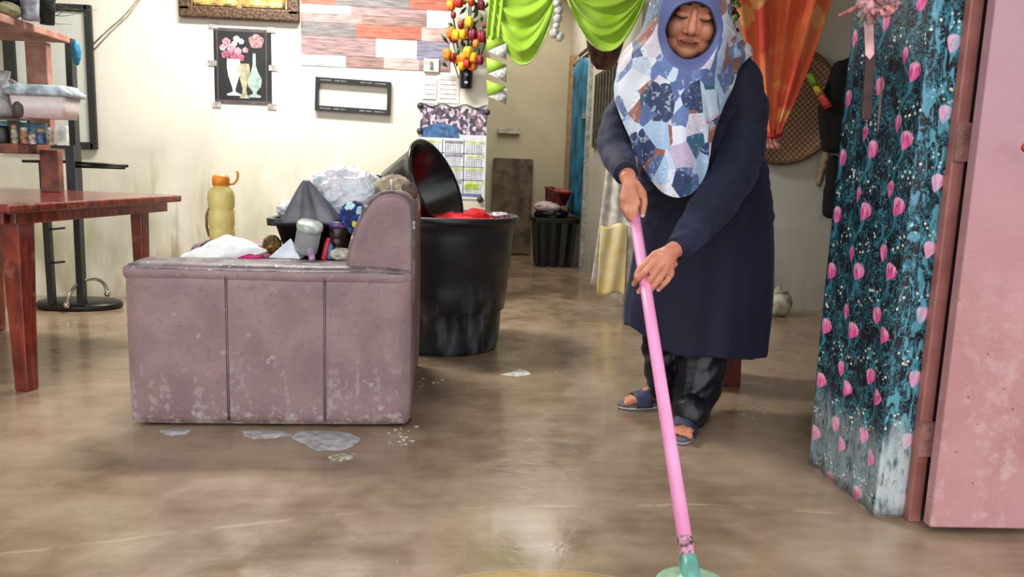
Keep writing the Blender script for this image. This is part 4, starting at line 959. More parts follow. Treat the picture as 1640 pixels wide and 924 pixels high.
g = MB(); g.grid(lambda u, v: P(1232+(16+6*v)*(u-.5)+8*v, 216+22*v, YO-.04-.01*math.sin(u*18)), 16, 8); g.build('curtain_tail', mat('coral_tail', (228, 90, 84), .7, .3, 40, c2=(240, 200, 190)), oc_t, thick=.003)
rd = MB(); a1 = P(1165, -40, YO); a2 = P(1350, -40, YO); rd.tube([V(a1.x, YO, a1.z+.01), V(a2.x+.2, YO, a1.z+.01)], .01, 8); tag(rd.build('curtain_rod', MC['rod_white']), 'pale rod carrying the orange curtain', 'rod')
# little garland left of orange curtain
gl = thing('bead_garland', 'green and dark red leafy garland between headscarf and orange curtain', 'garland', P(1173, 50, 4.75))
g = MB(); g2 = MB()
for i in range(34):
    q = P(1173+random.gauss(0, 5), -20+76*random.random(), 4.75+random.gauss(0, .02)); (g if i % 2 else g2).ell(q, (.016, .012, .013), n=8, k=6)
g.build('green_leaves', mat('garland_green', (110, 150, 70), .6), gl)['kind'] = 'stuff'; g2.build('dark_berries', mat('garland_red', (110, 24, 34), .5), gl)['kind'] = 'stuff'
# rainbow fan stick
sf = thing('feather_duster', 'green, yellow and red striped duster stuck behind the woven tray', 'duster', P(1325, 178, 5.1))
pts = [P(1296, 118, 5.12), P(1306, 138, 5.12), P(1314, 152, 5.11), P(1327, 172, 5.1)]
for i, (c, nm) in enumerate((((130, 180, 60), 'green_section'), ((228, 196, 60), 'yellow_section'), ((222, 72, 70), 'red_section'))):
    MB().tube([pts[i], pts[i].lerp(pts[i+1], .5), pts[i+1]], [.030+.004*i, .034+.004*i, .036+.004*i], 14, flat=.6).build(nm, mat('duster_'+nm, c, .7, .15, 50), sf)
# black hanging clothes
def hang(pts, rr, seed, Y, thick_=.05):
    g = MB()
    for (px, py), r in zip(pts, rr): g.ell(P(px, py, Y), (r, thick_, r*1.25), n=24, k=16, fn=lambda d: 1+.12*noise.noise(d*3+V(seed, 0, 0)))
    return remeshed(g, .012, 6)
jb = MB()
for pts_, rs_ in (([(1345, 108), (1335, 160), (1338, 232)], [.05, .075, .06]), ([(1360, 105), (1352, 165), (1356, 235)], [.06, .085, .07]), ([(1350, 110), (1322, 175), (1324, 236)], [.04, .045, .035])):
    jb.chain([P(x, y, 5.16) for x, y in pts_], rs_)
jk = remeshed(jb, .012, 6, .5, lambda v, n: .012*noise.noise(V(v.x*16, v.y*8, v.z*5)))
tag(jk.build('hanging_jacket', mat('black_wool', (14, 14, 17), .9, .2, 30)), 'black jacket hanging on the wall between curtain and floral fabric', 'jacket')
jb = MB(); jb.chain([P(1336, 255, 5.21), P(1332, 300, 5.21), P(1330, 338, 5.21)], [.035, .05, .055]); jk = remeshed(jb, .008, 4, .5, lambda v, n: .01*noise.noise(v*14))
tag(jk.build('hanging_bag', MC['black_wool']), 'small black bag hanging below the jacket', 'bag')
jb = MB(); jb.chain([P(1326, 232, 5.25), P(1319, 262, 5.25), P(1312, 296, 5.25)], [.025, .03, .018]); jk = remeshed(jb, .006, 4, .5, lambda v, n: .006*noise.noise(v*30))
tag(jk.build('hanging_scarf', mat('khaki_cloth', (150, 136, 104), .85)), 'khaki scarf hanging beside the small black bag', 'scarf')
# white pot on the floor
q = F(1243, 505); q.z = 0
wpq = thing('white_pot', 'rounded white pot on the floor beside the wall, right of the tunic', 'pot', q)
MB().lathe([(0, 0), (.05, 0), (.085, .03), (.10, .09), (.085, .14), (.06, .165), (0, .17)], q, 28).build('pot_body', mat('dirty_white', (206, 200, 182), .5, .15, 14), wpq)
MB().lathe([(0, 0), (.055, -.005), (.07, .0), (.05, .015), (.012, .02), (.014, .035), (0, .038)], q+V(0, 0, .165), 24).build('lid', MC['dirty_white'], wpq)
# stool behind person
sx, sy = F(1172, 620).x, F(1178, 620).y
sl = thing('wooden_stool', 'red-brown wooden stool mostly hidden behind the person\'s legs', 'stool', (sx-.11, sy+.12, 0))
for (dx, dy) in ((0, .045), (-.20, .045), (0, .23), (-.20, .23)):
    l_ = MB(); rings = []
    for z, w_ in ((.42, .06), (0, .085)):
        rings.append([V(sx+dx+a*w_/2, sy+dy+b_*w_/2, z) for a, b_ in ((-1, -1), (1, -1), (1, 1), (-1, 1))])
    l_.loft(rings, smooth=False); l_.build('leg', mat('stool_red', (128, 54, 46), .45, .15, 14), sl, bevel=.005)
MB().box((sx-.10, sy+.135, .435), (.30, .28, .03)).build('seat', MC['stool_red'], sl, bevel=.006)
# flower with ribbons + wooden slat by the pillar
rf = thing('ribbon_flower', 'pink and cream ribbon flower hanging in front of the floral fabric', 'decoration', P(1392, 92, 2.02))
g = MB(); g2 = MB()
fc = P(1402, -4, 2.04)
for i in range(26):
    a = random.uniform(0, 2*PI); el = random.uniform(-1.2, .4); d = V(math.cos(a)*math.cos(el), math.sin(a)*math.cos(el)*.6-.3, math.sin(el)).normalized(); l = random.uniform(.06, .105)
    if d.x > .4: l *= .6
    q = fc+d*l; s = d.cross(V(0, 1, .3)).normalized()*.0055
    if q.x > XP-.01 and q.y > YP0-.015: q.y = YP0-.02
    (g if i % 3 else g2).add([fc-s, fc+s, q+s*1.1, q-s*1.1], [(0, 1, 2, 3)])
def petl(c, r, nrm, mbx):
    mbx.ell(c, (r, r*.35, r*.8), n=14, k=8, fn=lambda d: 1+.15*math.sin(d.x*9+d.z*6))
g.build('pink_ribbons', mat('coral_ribbon', (226, 140, 136), .6, .2, 50), rf, thick=.0015); g2.build('cream_ribbons', mat('cream_ribbon', (238, 222, 206), .6), rf, thick=.0015)
g = MB()
for k in range(12): a = 2*PI*k/12; petl(fc+V(math.cos(a)*.035, -.02, math.sin(a)*.03), .028, None, g)
g.ell(fc+V(0, -.03, 0), (.025, .015, .025)); g.build('petals', mat('pink_petal', (232, 168, 176), .6, .3, 60), rf)
g = MB(); g.add([P(1384, 34, 2.05), P(1398, 30, 2.05), P(1400, 86, 2.05), P(1393, 96, 2.05), P(1386, 88, 2.05)], [(0, 1, 2, 3, 4)], 0, False); g.build('long_ribbon', mat('pale_pink_ribbon', (236, 180, 182), .55), rf, thick=.002)
g = MB(); g.quadbar(P(1395, 76, 2.09), P(1387, 192, 2.09), .028, .010, up=(0, 1, 0)); tag(g.build('wooden_strip', mat('dark_brown_wood', (74, 44, 42), .5, .15), bevel=.003), 'narrow dark brown wooden slat hanging on the floral fabric', 'slat')
# red mark at extreme right edge of door
g = MB(); q = P(1639, 236, 1.84); g.lathe([(0, 0), (.012, 0), (.010, .004), (0, .005)], q+V(.006, 0, 0), 16, axis=(0, -1, 0)); tag(g.build('red_sticker', mat('red_sticker', (214, 50, 60), .5)), 'small red round sticker on the mauve door at the right edge', 'sticker')

# ================================================================ MOP
mbt = F(1104, 935, .055); mt0 = P(1012, 318, 2.42)
PB = F(1103, 902, .10); 
dirp = (mt0-PB).normalized()
mp = thing('floor_mop', 'pink-handled spin mop with pale green disc head held on the floor', 'mop', V(PB.x, PB.y, 0))
M_pk = mat('pink_handle', (240, 158, 204), .35, .05, 10, c2=(234, 146, 192))
def pole(t): return PB+(mt0-PB)*t
MB().tube([pole(.03), pole(.5), pole(1.03)], .0165, 20).build('handle', M_pk, mp)
MB().tube([pole(.0), pole(.05)], .0175, 20).build('ferrule', mat('chipped_pink', (214, 150, 176), .5, .4, 90), mp)
MB().ell(pole(1.03), (.018, .018, .018)).build('end_cap', M_pk, mp)
hc = V(PB.x+.002, PB.y-.030, 0)
MB().tube([pole(.012), pole(-.03), V(hc.x, hc.y+.01, .062)], [.020, .022, .026], 20).build('socket', mat('teal_plastic', (110, 186, 166), .35), mp)
MB().lathe([(0, .05), (.078, .048), (.082, .054), (.080, .066), (.070, .062), (.040, .068), (.028, .085), (0, .085)], hc, 40).build('disc', mat('mint_plastic', (176, 214, 178), .35, .08), mp)
g = MB()
for i in range(150):
    a = random.uniform(0, 2*PI); r = random.uniform(.05, .078); r2 = r+random.uniform(.02, .05); c_, s_ = math.cos(a), math.sin(a); a2 = a+random.uniform(-.2, .2)
    g.tube([hc+V(c_*r, s_*r, .05), hc+V(c_*(r+.012), s_*(r+.012), .03), hc+V(math.cos(a2)*r2, math.sin(a2)*r2, .007)], .0035, 5)
k_ = g.build('mop_strands', mat('grey_microfibre', (150, 146, 132), .9, .2, 60), mp); k_['kind'] = 'stuff'

# ================================================================ PERSON
pe = thing('person', 'person in patterned blue headscarf and long navy tunic, leaning to mop', 'person', F(1075, 690))
m, b = newmat('skin'); p = world_pos(); n = noi(p, 22, 4)
put(b, 'Base Color', mixc(step(n, .3, .7), (190, 118, 90), (208, 142, 112))); put(b, 'Roughness', .5); put(b, 'Subsurface Weight', .12); b.inputs['Subsurface Radius'].default_value = (.012, .005, .003); b.inputs['Subsurface Scale'].default_value = .5; M_skin = m
M_skind = mat('face_skin', (176, 112, 88), .48, .05, 20); M_lip = mat('lips', (156, 82, 72), .45, .05); M_brow = mat('dark_brow', (70, 42, 34), .8); M_nail = mat('fingernail', (236, 206, 196), .3, .03)
# --- head frame
HC = P(1109, 23, 2.605); hs = 1.17
tp, tr2, ty_ = math.radians(18), math.radians(7), math.radians(-6)
# local: x image right, y backwards(+)/forwards(-), z up
HM = Matrix.Translation(HC) @ Matrix.Rotation(-math.radians(10)+ty_*.3, 4, 'Z') @ Matrix.Rotation(tr2, 4, 'Y') @ Matrix.Rotation(tp, 4, 'X') @ Matrix.Scale(hs, 4)
def hl(x, f, z): return V(x, -f, z)
bd_ = MB()
def he(c, r, **k): bd_.ell(hl(*c), r, M=HM, **k)
he((0, -.014, .022), (.069, .086, .088), n=32, k=20)
he((0, .018, -.030), (.064, .066, .080), n=32, k=20)
he((0, .052, -.088), (.032, .028, .026))
for s in (-1, 1):
    he((s*.036, .046, -.034), (.030, .032, .034)); he((s*.030, .038, -.070), (.030, .032, .030))
    he((s*.031, .068, .006), (.0185, .0135, .0115)); he((s*.031, .066, .028), (.024, .012, .008))
    he((s*.0145, .088, -.034), (.0100, .011, .0085)); he((s*.066, -.01, -.01), (.01, .018, .03))
he((0, .070, -.062), (.030, .016, .020))
he((0, .0845, -.0590), (.024, .0060, .0036)); he((0, .0835, -.0665), (.019, .0065, .0044)); he((-.026, .076, -.0600), (.006, .006, .004)); he((.026, .076, -.0600), (.006, .006, .004))
bd_.chain([HM@hl(0, .074, .018), HM@hl(0, .086, -.008), HM@hl(0, .099, -.029)], [.0085*hs, .0100*hs, .0138*hs])
# neck & torso
NK = P(1108, 92, 2.70)
bd_.chain([HC+V(0, .02, -.03), NK, P(1112, 130, 2.80)], [.055, .052, .07])
SR = P(1188, 132, 2.80); SL = P(1020, 158, 2.78)
for a_, b_2, ra, rb2 in ((P(1112, 140, 2.81), SR, .07, .055), (P(1112, 140, 2.81), SL, .07, .05), (P(1112, 150, 2.82), P(1125, 300, 2.87), .10, .11), (P(1090, 300, 2.87), P(1080, 420, 2.9), .10, .10), (P(1150, 300, 2.87), P(1160, 420, 2.88), .10, .10)):
    bd_.caps(a_, b_2, ra, rb2)
# hand targets on the pole
def pole_at_y(py):
    best = min((abs(prj(pole(t/400))[1]-py), t/400) for t in range(401)); return pole(best[1])
def prj(p_):
    v = p_-CAM; k = FPX/v.dot(fw); return 820+v.dot(RT)*k, 462-v.dot(UP)*k
q2 = pole_at_y(440); q1 = pole_at_y(338)
Y2, Y1 = q2.y, q1.y
WR = P(1083, 398, Y2+.02); WL = P(1006, 285, Y1+.03)
ER = P(1192, 258, 2.66); EL = P(984, 238, 2.70)
bd_.chain([SR, P(1190, 240, 2.70), P(1172, 285, 2.62), P(1143, 328, 2.51), P(1112, 366, 2.42), WR], [.045, .04, .038, .036, .032, .027]); bd_.chain([SL, P(997, 185, 2.76), P(990, 225, 2.71), P(992, 252, 2.63), WL], [.042, .038, .035, .034, .026])
# her left hand (image right): back of hand to camera, fingers over the pole
def hp(px, py, dy): return P(px, py, Y2+dy)
nails = []
def finger(pts, rr, nail_n=None):
    bd_.chain(pts, rr, 12)
    if nail_n is not None:
        d = (pts[-1]-pts[-2]).normalized(); nails.append((pts[-1]+d*rr[-1]*.15, d, nail_n, rr[-1]))
bd_.chain([WR, hp(1070, 406, -.005)], [.026, .024])
mc = {'i': hp(1048, 420, -.022), 'm': hp(1055, 428, -.026), 'r': hp(1064, 435, -.024), 'p': hp(1074, 439, -.016)}
for k, r in (('i', .0125), ('m', .013), ('r', .0125), ('p', .0115)): bd_.chain([hp(1080, 402, 0), hp(1070, 412, -.012).lerp(mc[k], .25), mc[k]], [.019, .0165, r])
for a_, b_2 in (('i', 'm'), ('m', 'r'), ('r', 'p')): bd_.caps(mc[a_], mc[b_2], .0105, .0105); bd_.caps(mc[a_].lerp(WR, .4), mc[b_2].lerp(WR, .4), .014, .014)
tow = V(0, -1, .1)
finger([mc['i'], hp(1034, 434, -.034), hp(1022, 446, -.026), hp(1015, 455, -.006)], [.0105, .0100, .0088, .0075], tow)
finger([mc['m'], hp(1043, 445, -.038), hp(1031, 458, -.034), hp(1023, 467, -.022)], [.0108, .0102, .009, .0078], tow)
finger([mc['r'], hp(1055, 449, -.036), hp(1044, 462, -.034), hp(1037, 471, -.026)], [.0104, .0098, .0088, .0075], tow)
finger([mc['p'], hp(1069, 449, -.024), hp(1061, 457, -.026), hp(1054, 464, -.024)], [.0095, .0088, .008, .007], tow)
finger([hp(1072, 400, -.002), hp(1050, 408, .006), hp(1034, 422, .008), hp(1023, 434, -.006), hp(1019, 442, -.014)], [.015, .0135, .0115, .010, .0085])
# her right hand (image left): fist round the pole, thumb down along it
def gp(px, py, dy): return P(px, py, Y1+dy)
bd_.chain([WL, gp(1010, 302, .0)], [.024, .024])
gm_ = [gp(999, 318, -.012), gp(1005, 322, -.022), gp(1012, 325, -.028), gp(1019, 326, -.028)]
for q in gm_: bd_.chain([gp(1008, 292, .012), q], [.020, .0135])
for i in range(3): bd_.caps(gm_[i], gm_[i+1], .011, .011); bd_.caps(gm_[i].lerp(WL, .4), gm_[i+1].lerp(WL, .4), .014, .014)
finger([gm_[0], gp(999, 333, -.014), gp(1003, 344, -.002), gp(1012, 348, .018)], [.0105, .0100, .009, .008])
finger([gm_[1], gp(1003, 338, -.030), gp(1006, 349, -.022), gp(1012, 354, -.002)], [.0108, .0102, .009, .008])
finger([gm_[2], gp(1010, 338, -.038), gp(1010, 350, -.034), gp(1013, 356, -.022)], [.0105, .0098, .009, .008])
finger([gm_[3], gp(1018, 335, -.038), gp(1017, 346, -.036), gp(1018, 353, -.030)], [.010, .0093, .0085, .0075])
finger([gp(1017, 296, .006), gp(1029, 310, -.004), gp(1032, 324, -.010), gp(1030, 337, -.014), gp(1029, 345, -.016)], [.018, .0135, .0115, .010, .0085], tow)
# legs & feet
LKb, ANb = P(1062, 555, 2.92), F(1052, 652)+V(.01, .0, .075)
LKf, ANf = P(1122, 570, 2.80), F(1101, 690)+V(0, .0, .08)
bd_.chain([P(1085, 420, 2.9), LKb, P(1060, 600, 2.935), ANb], [.085, .055, .045, .032]); bd_.chain([P(1150, 420, 2.88), P(1126, 570, 2.82), P(1117, 620, 2.79), P(1106, 660, 2.765), ANf], [.09, .056, .05, .04, .033])
TB0, TB1 = F(1064, 650), F(996, 654)          # back foot heel -> toe
TF0, TF1 = F(1099, 682), F(1090, 711)         # front foot heel -> toe
def foot(h, t, side):
    d = (t-h); d.z = 0; L_ = .225; d.normalize(); s = V(-d.y, d.x, 0)*side; h = t-d*L_; z0 = .022
    bd_.caps(h+d*.03+V(0, 0, z0+.030), h+d*.12+V(0, 0, z0+.034), .028, .026)
    bd_.caps(h+d*.06+V(0, 0, z0+.05), h+d*.15+V(0, 0, z0+.024), .026, .022)
    for k in range(4): bd_.caps(h+d*.10+V(0, 0, z0+.022), h+d*.172+s*(.027-.018*k)+V(0, 0, z0+.015), .019, .014)
    for k, (o_, r) in enumerate(((.030, .0115), (.012, .0088), (-.003, .0084), (-.017, .008), (-.030, .0075))):
        e = h+d*(.222-.007*k*(1 if k else 0))+s*o_+V(0, 0, z0+.009); bd_.caps(h+d*.172+s*o_*.8+V(0, 0, z0+.015), e, r*1.05, r, 10)
    return h, d, s
fb_ = foot(TB0, TB1, 1); ff_ = foot(TF0, TF1, 1)
bd_.caps(ANb, fb_[0]+fb_[1]*.05+V(0, 0, .06), .033, .03); bd_.caps(ANf, ff_[0]+ff_[1]*.05+V(0, 0, .06), .034, .03)
body = remeshed(bd_, .0030, 4, .5)
HMi = HM.inverted()
fm_ = []
def inl(p_, c, r): d = p_-c; return (d.x/r[0])**2+(d.y/r[1])**2+(d.z/r[2])**2 < 1
for f_ in body.f:
    c = sum((body.v[i] for i in f_), Vector())/len(f_)
    k = 0
    if (c-HC).length < .2:
        l = HMi@c
        if l.y < -.045:
            if inl(l, hl(0, .086, -.0628), (.0255, .02, .0078)): k = 1
    if k == 0:
        for (q, d, nn, r) in nails:
            if (c-q).length < r*.95:
                w_ = c-q
                if w_.dot(nn) > r*.25: k = 2
    fm_.append(k)
body.m = fm_
body.build('body', [M_skin, M_lip, M_nail], pe)
# brows, lash lines, mouth line
for s in (-1, 1):
    bm_ = MB(); em_ = MB()
    e_ = [HM@hl(s*(.013+.031*t), .0825-.004*t-.012*t*t, .0315+.009*math.sin(t*PI*.8)-.003*t) for t in [k/8 for k in range(9)]]
    bm_.tube(e_, [.0022, .0032, .0036, .0036, .0034, .003, .0026, .002, .001], 8)
    e_ = [HM@hl(s*(.0155+.032*t), .0800+.004*math.sin(PI*t)-.007*t*t, .0015-.0048*math.sin(PI*t)) for t in [k/8 for k in range(9)]]
    em_.tube(e_, [.0010, .0018, .0024, .0027, .0027, .0025, .0022, .0018, .001], 8)
    bm_.build('eyebrow', M_brow, pe); em_.build('eyelashes', mat('lash', (38, 22, 20), .7), pe)
ml_ = MB(); ml_.tube([HM@hl(.0265*t, .0915-.011*t*t, -.0632+.0045*t*t) for t in [k/5-1 for k in range(11)]], [.0006]+[.0014]*9+[.0006], 6); ml_.build('mouth_line', mat('mouth_dark', (110, 44, 42), .6), pe)
ns = MB()
for s in (-1, 1): ns.ell(hl(s*.0085, .0955, -.0415), (.0042, .004, .0022), M=HM, n=10, k=6)
ns.build('nostrils', MC['mouth_dark'], pe)

# --- tunic
m, b = newmat('navy_crepe'); p = world_pos(); X, Y, Z = xyz(p)
put(b, 'Base Color', mixc(step(noi(p, 5, 3), .3, .7), (12, 14, 38), (16, 19, 50))); put(b, 'Roughness', .8); put(b, 'Sheen Weight', .12); b.inputs['Sheen Tint'].default_value = (.3, .32, .7, 1); bump(b, noi(p, 9, 3, 1.0), .15, .02); M_navy = m
m, b = newmat('navy_shade_copy'); p = world_pos()  # shaded copy of the navy crepe colour, left unassigned
put(b, 'Base Color', mixc(step(noi(p, 5, 3), .3, .7), (12, 13, 24), (17, 18, 34))); put(b, 'Roughness', .8); put(b, 'Sheen Weight', .12); M_navy_shade = m
rows_ = [(88, 1078, 1150, 2.76, .055), (104, 1040, 1180, 2.79, .085), (150, 1022, 1205, 2.81, .115), (220, 1020, 1216, 2.84, .135), (270, 1022, 1228, 2.86, .15), (330, 1024, 1236, 2.88, .165), (400, 1017, 1237, 2.89, .185), (460, 1008, 1236, 2.90, .20), (510, 1001, 1232, 2.90, .205), (556, 1000, 1226, 2.90, .21)]
tn = MB(); rings = []; NT = 96
for i, (py, xl, xr_, yc, hd_) in enumerate(rows_):
    cL, cR = P(xl, py, yc), P(xr_, py, yc); cc_ = (cL+cR)/2; rx = (cR.x-cL.x)/2; ring = []
    for j in range(NT):
        a = 2*PI*j/NT; fold = 1+(.035*max(0, i-4)/5)*math.sin(a*9+i*.15)+(.02*max(0, i-4)/5)*math.sin(a*17+1)
        x = cc_.x+rx*math.cos(a)*(1 if abs(math.cos(a)) > .97 else fold); y = yc+hd_*math.sin(a)*fold
        z = cc_.z
        if i == len(rows_)-1: z += .085*max(0, -math.cos(a)-.35)/.65-.01*math.sin(a*5)
        if i == len(rows_)-2: z += .04*max(0, -math.cos(a)-.35)/.65
        ring.append(V(x, y, z))
    rings.append(ring)
tn.loft(rings)
tn.chain([P(1183, 122, 2.80), P(1196, 175, 2.77), P(1190, 240, 2.69), P(1172, 285, 2.61), P(1143, 328, 2.50), P(1112, 366, 2.41), P(1092, 392, Y2+.03)], [.075, .078, .078, .080, .074, .058, .040])
tn.chain([P(1112, 125, 2.80), P(1183, 122, 2.80)], [.07, .07])
tn.chain([P(1112, 130, 2.80), P(1020, 148, 2.78), P(997, 185, 2.76), P(988, 225, 2.71), P(990, 252, 2.63), P(1000, 272, Y1+.08)], [.07, .066, .066, .070, .058, .040])
def tdisp(v, n):
    px, py = prj(v)
    a = .0
    if v.z > .75: a += .006*noise.noise(V(v.x*14+v.z*9, v.y*10, v.z*22-v.x*16))+.003*noise.noise(V(v.x*30, v.y*20, v.z*40))
    else: a += .004*noise.noise(V(v.x*16, v.y*16, v.z*3))
    return a
tun = remeshed(tn, .0065, 5, .5, tdisp)
tun.m = [0]*len(tun.f)
tun.build('tunic', M_navy, pe)
def cuff(pa, pb, r, name='cuff'):
    d = (pb-pa).normalized(); g = MB(); g.tube([pa-d*.004, pa+d*.004, pa+d*.016, pa+d*.020], [r*.98, r*1.03, r*1.0, r*.9], 24); g.build(name, M_navy, pe)
cuff(P(1090, 394, Y2+.03), WR+(WR-ER)*.2, .0385); cuff(P(1001, 275, Y1+.07), gp(1008, 292, .0), .0385)
# --- trousers
tr_m = MB()
tr_m.chain([P(1080, 470, 2.90), P(1062, 555, 2.92), P(1060, 600, 2.935), F(1062, 655)+V(.0, 0, .085)], [.11, .082, .068, .058])
tr_m.chain([P(1140, 470, 2.88), P(1126, 570, 2.82), P(1117, 620, 2.79), P(1106, 660, 2.76), F(1104, 692)+V(0, 0, .075)], [.115, .098, .088, .074, .068])
def pdisp(v, n): return .008*noise.noise(V(v.x*9+v.z*5, v.y*7, v.z*26-v.x*20))+.002*noise.noise(V(v.x*40, v.y*30, v.z*50))
trm = remeshed(tr_m, .006, 3, .5, pdisp)
trm.v = [V(v.x, v.y, max(v.z, .030)) for v in trm.v]
trm.build('trousers', mat('dark_navy_satin', (14, 16, 34), .42, .15, 12), pe)
# --- sandals
M_sole = mat('sandal_sole', (98, 96, 112), .7, .1); M_strap = mat('sandal_strap', (62, 66, 96), .6, .15, 30); M_rim = mat('sandal_rim', (176, 172, 170), .7)
def sandal(fr__):
    h, d, s = fr__; sd = MB(); pr_s = []
    for k in range(40):
        a = 2*PI*k/40; x = math.cos(a); y = math.sin(a); L_ = .128; w_ = .040+.010*x; pr_s.append((x*L_+.115, y*w_))
    o_ = bpy.data.objects
    def ring(z, sc): return [h+d*(.115+(x-.115)*sc)+s*y*sc+V(0, 0, z) for x, y in pr_s]
    sd.loft([ring(.001, .96), ring(.004, 1), ring(.012, 1)], 0); base = sd.build('sandal', [M_rim, M_sole], pe)
    s2 = MB(); s2.loft([ring(.012, 1), ring(.021, .99), ring(.0225, .95)], 0); s2.build('footbed', M_sole, base)
    st = MB()
    def sf_(u, v):
        a = PI*(.0+u); xx = .115+.065*v; wv = .047-.002*v; hz = .067-.020*v; return h+d*xx+s*math.cos(a)*wv+V(0, 0, .012+hz*math.sin(a)**.7)
    st.grid(sf_, 24, 8); st.build('strap', M_strap, base, thick=.004)
sandal(fb_); sandal(ff_)
# --- headscarf
K = [
 [(1110, 2, 2.475), (1111, -18, 2.475), (1112, -46, 2.53), (1113, -58, 2.62), (1114, -34, 2.71), (1115, 40, 2.74), (1115, 66, 2.86), (1115, 130, 2.98)],
 [(1134, 10, 2.482), (1145, -8, 2.50), (1153, -28, 2.56), (1161, -18, 2.64), (1167, 20, 2.71), (1174, 50, 2.77), (1182, 66, 2.87), (1190, 110, 2.97)],
 [(1144, 28, 2.495), (1155, 24, 2.515), (1163, 20, 2.56), (1169, 28, 2.62), (1174, 42, 2.68), (1184, 60, 2.75), (1196, 74, 2.83), (1204, 100, 2.92)],
 [(1148, 52, 2.508), (1157, 50, 2.51), (1166, 50, 2.55), (1172, 56, 2.60), (1180, 62, 2.65), (1192, 70, 2.72), (1200, 80, 2.78), (1203, 96, 2.84)],
 [(1136, 78, 2.515), (1144, 82, 2.505), (1153, 88, 2.52), (1159, 92, 2.55), (1167, 90, 2.59), (1178, 89, 2.64), (1189, 90, 2.68), (1196, 94, 2.71)],
 [(1122, 90, 2.525), (1127, 106, 2.50), (1134, 124, 2.51), (1140, 142, 2.525), (1144, 158, 2.535), (1148, 172, 2.545), (1150, 184, 2.55), (1150, 192, 2.56)],
 [(1113, 94, 2.53), (1115, 112, 2.50), (1119, 140, 2.50), (1124, 170, 2.505), (1128, 200, 2.515), (1131, 232, 2.52), (1131, 262, 2.525), (1127, 286, 2.53)],
 [(1103, 96, 2.53), (1102, 115, 2.50), (1100, 145, 2.495), (1098, 180, 2.49), (1096, 215, 2.485), (1095, 255, 2.48), (1094, 290, 2.48), (1092, 316, 2.485)],
 [(1090, 93, 2.528), (1084, 110, 2.505), (1074, 140, 2.505), (1064, 175, 2.50), (1056, 210, 2.50), (1050, 240, 2.505), (1048, 272, 2.51), (1052, 300, 2.51)],
 [(1077, 82, 2.52), (1066, 95, 2.515), (1050, 118, 2.53), (1036, 144, 2.55), (1024, 170, 2.565), (1016, 194, 2.57), (1012, 216, 2.58), (1014, 236, 2.58)],
 [(1069, 66, 2.515), (1057, 72, 2.53), (1040, 80, 2.56), (1020, 92, 2.60), (1004, 107, 2.64), (992, 122, 2.67), (985, 138, 2.69), (986, 158, 2.70)],
 [(1066, 44, 2.508), (1054, 44, 2.53), (1042, 46, 2.57), (1030, 54, 2.62), (1016, 66, 2.68), (1003, 82, 2.74), (994, 102, 2.80), (992, 126, 2.85)],
 [(1082, 13, 2.485), (1066, -2, 2.505), (1055, -22, 2.56), (1049, -8, 2.65), (1044, 28, 2.73), (1036, 60, 2.80), (1028, 84, 2.88), (1030, 122, 2.96)],
]
KP = [[P(*c) for c in k] for k in K]
def cr1(a, b_, c, d, t): return .5*((2*b_)+(c-a)*t+(2*a-5*b_+4*c-d)*t*t+(3*b_-a-3*c+d)*t**3)
def along(pl, v):
    n = len(pl)-1; x = min(v*n, n-1e-6); i = int(x); t = x-i
    return cr1(pl[max(i-1, 0)], pl[i], pl[i+1], pl[min(i+2, n)], t)
def scarf(u, v):
    n = len(KP); x = (u % 1)*n; i = int(x) % n; t = x-int(x)
    return cr1(*[along(KP[(i+k) % n], v) for k in (-1, 0, 1, 2)], t)
sc_ = MB()
NU, NV = 208, 90
cen = P(1110, 100, 2.75)
def scf(u, v):
    p_ = scarf(u, v); d = (p_-V(cen.x, cen.y, p_.z)).normalized()
    fr1 = math.sin(u*2*PI*13+v*3)*.5+math.sin(u*2*PI*21+1.3+v*5)*.3+noise.noise(p_*9)
    return p_+d*(.0075*fr1*min(1, max(0, v-.12)*2.2))
sc_.grid(scf, NU, NV, closeu=True)
m, b = newmat('patchwork_scarf'); uvn = coord('UV'); p = world_pos(); U, Vv, _ = xyz(uvn)
wv = noi(p, 30, 2)
pv = vec(xyz(p)[0]*1.1, xyz(p)[2]*.85, xyz(p)[1]*.35)
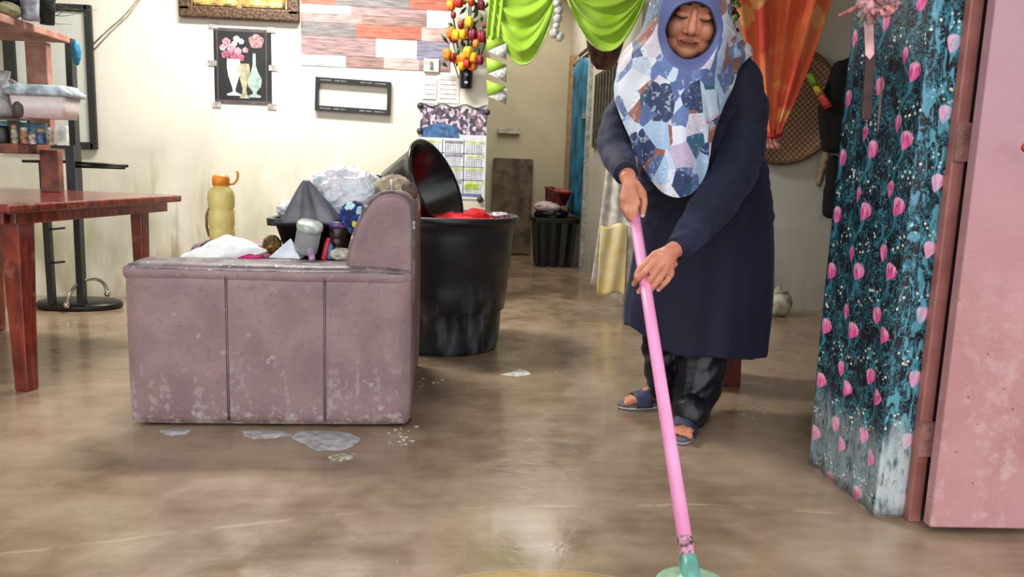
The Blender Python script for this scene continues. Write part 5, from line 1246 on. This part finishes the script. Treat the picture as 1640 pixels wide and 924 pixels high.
pal = [(0, (84, 104, 156)), (.16, (196, 212, 232)), (.33, (40, 58, 98)), (.45, (222, 228, 240)), (.60, (98, 122, 176)), (.71, (150, 92, 76)), (.77, (214, 206, 220)), (.81, (168, 196, 226)), (.88, (46, 92, 120)), (.95, (196, 178, 204))]
cellc = xyz(voro(pv, 14.5, 'F1', 1, 1.0)); k1 = cellc[0]; k2 = cellc[1]
rot_ = vec(xyz(pv)[0]*.8+xyz(pv)[1]*.6, xyz(pv)[1]*.8-xyz(pv)[0]*.6+3.7, xyz(pv)[2])
cell2 = xyz(voro(rot_, 12, 'F1', 1, 1.0))
c = mixc(step(cell2[1], .49, .51), ramp(k1, pal), ramp(frac(k1*.6+cell2[0]), pal))
fine = step(voro(p, 75), .28, .20); c = mixc(fine*step(k2, .35, .5)*.5, c, (84, 112, 150))
c = mixc(step(noi(p, 38, 4, 1.5), .58, .64)*.4, c, (226, 232, 240))
seam_ = step(voro(pv, 13.5, 'DISTANCE_TO_EDGE'), .010, .004)*0.0
c = mixc(seam_, c, (220, 220, 230))
fU = frac(U); dU = mn(fU, 1-fU)
plain = step(Vv-.17*step(dU, .13, .05)+(noi(p, 6, 2)-.5)*.02, .15, .135)
chin = step(absn(fU-.54)+Vv*.17, .062, .054)
plain = mx(plain, chin)
c = mixc(plain, c, mixc(noi(p, 12, 2), (82, 92, 140), (98, 110, 160)))
put(b, 'Base Color', c); put(b, 'Roughness', .62); put(b, 'Sheen Weight', .15); M_scarf = m
so_ = sc_.build('headscarf', M_scarf, pe, thick=.003)
uvl = so_.data.uv_layers.new(name='UVMap')
for pg in so_.data.polygons:
    us = [(vi % NU)/NU for vi in pg.vertices]; wrap = max(us)-min(us) > .5
    for li, vi in zip(pg.loop_indices, pg.vertices):
        u_ = (vi % NU)/NU
        if wrap and u_ < .5: u_ += 1
        uvl.data[li].uv = (u_, (vi//NU)/NV)
# inner under-scarf band round the face
ib = MB(); ib.tube([scarf(k/60, .0)+V(0, .004, 0) for k in range(61)], .0045, 8); lab(ib.build('underscarf', mat('dark_underscarf', (52, 54, 84), .8), pe), 'dark edge of the underscarf framing the face')
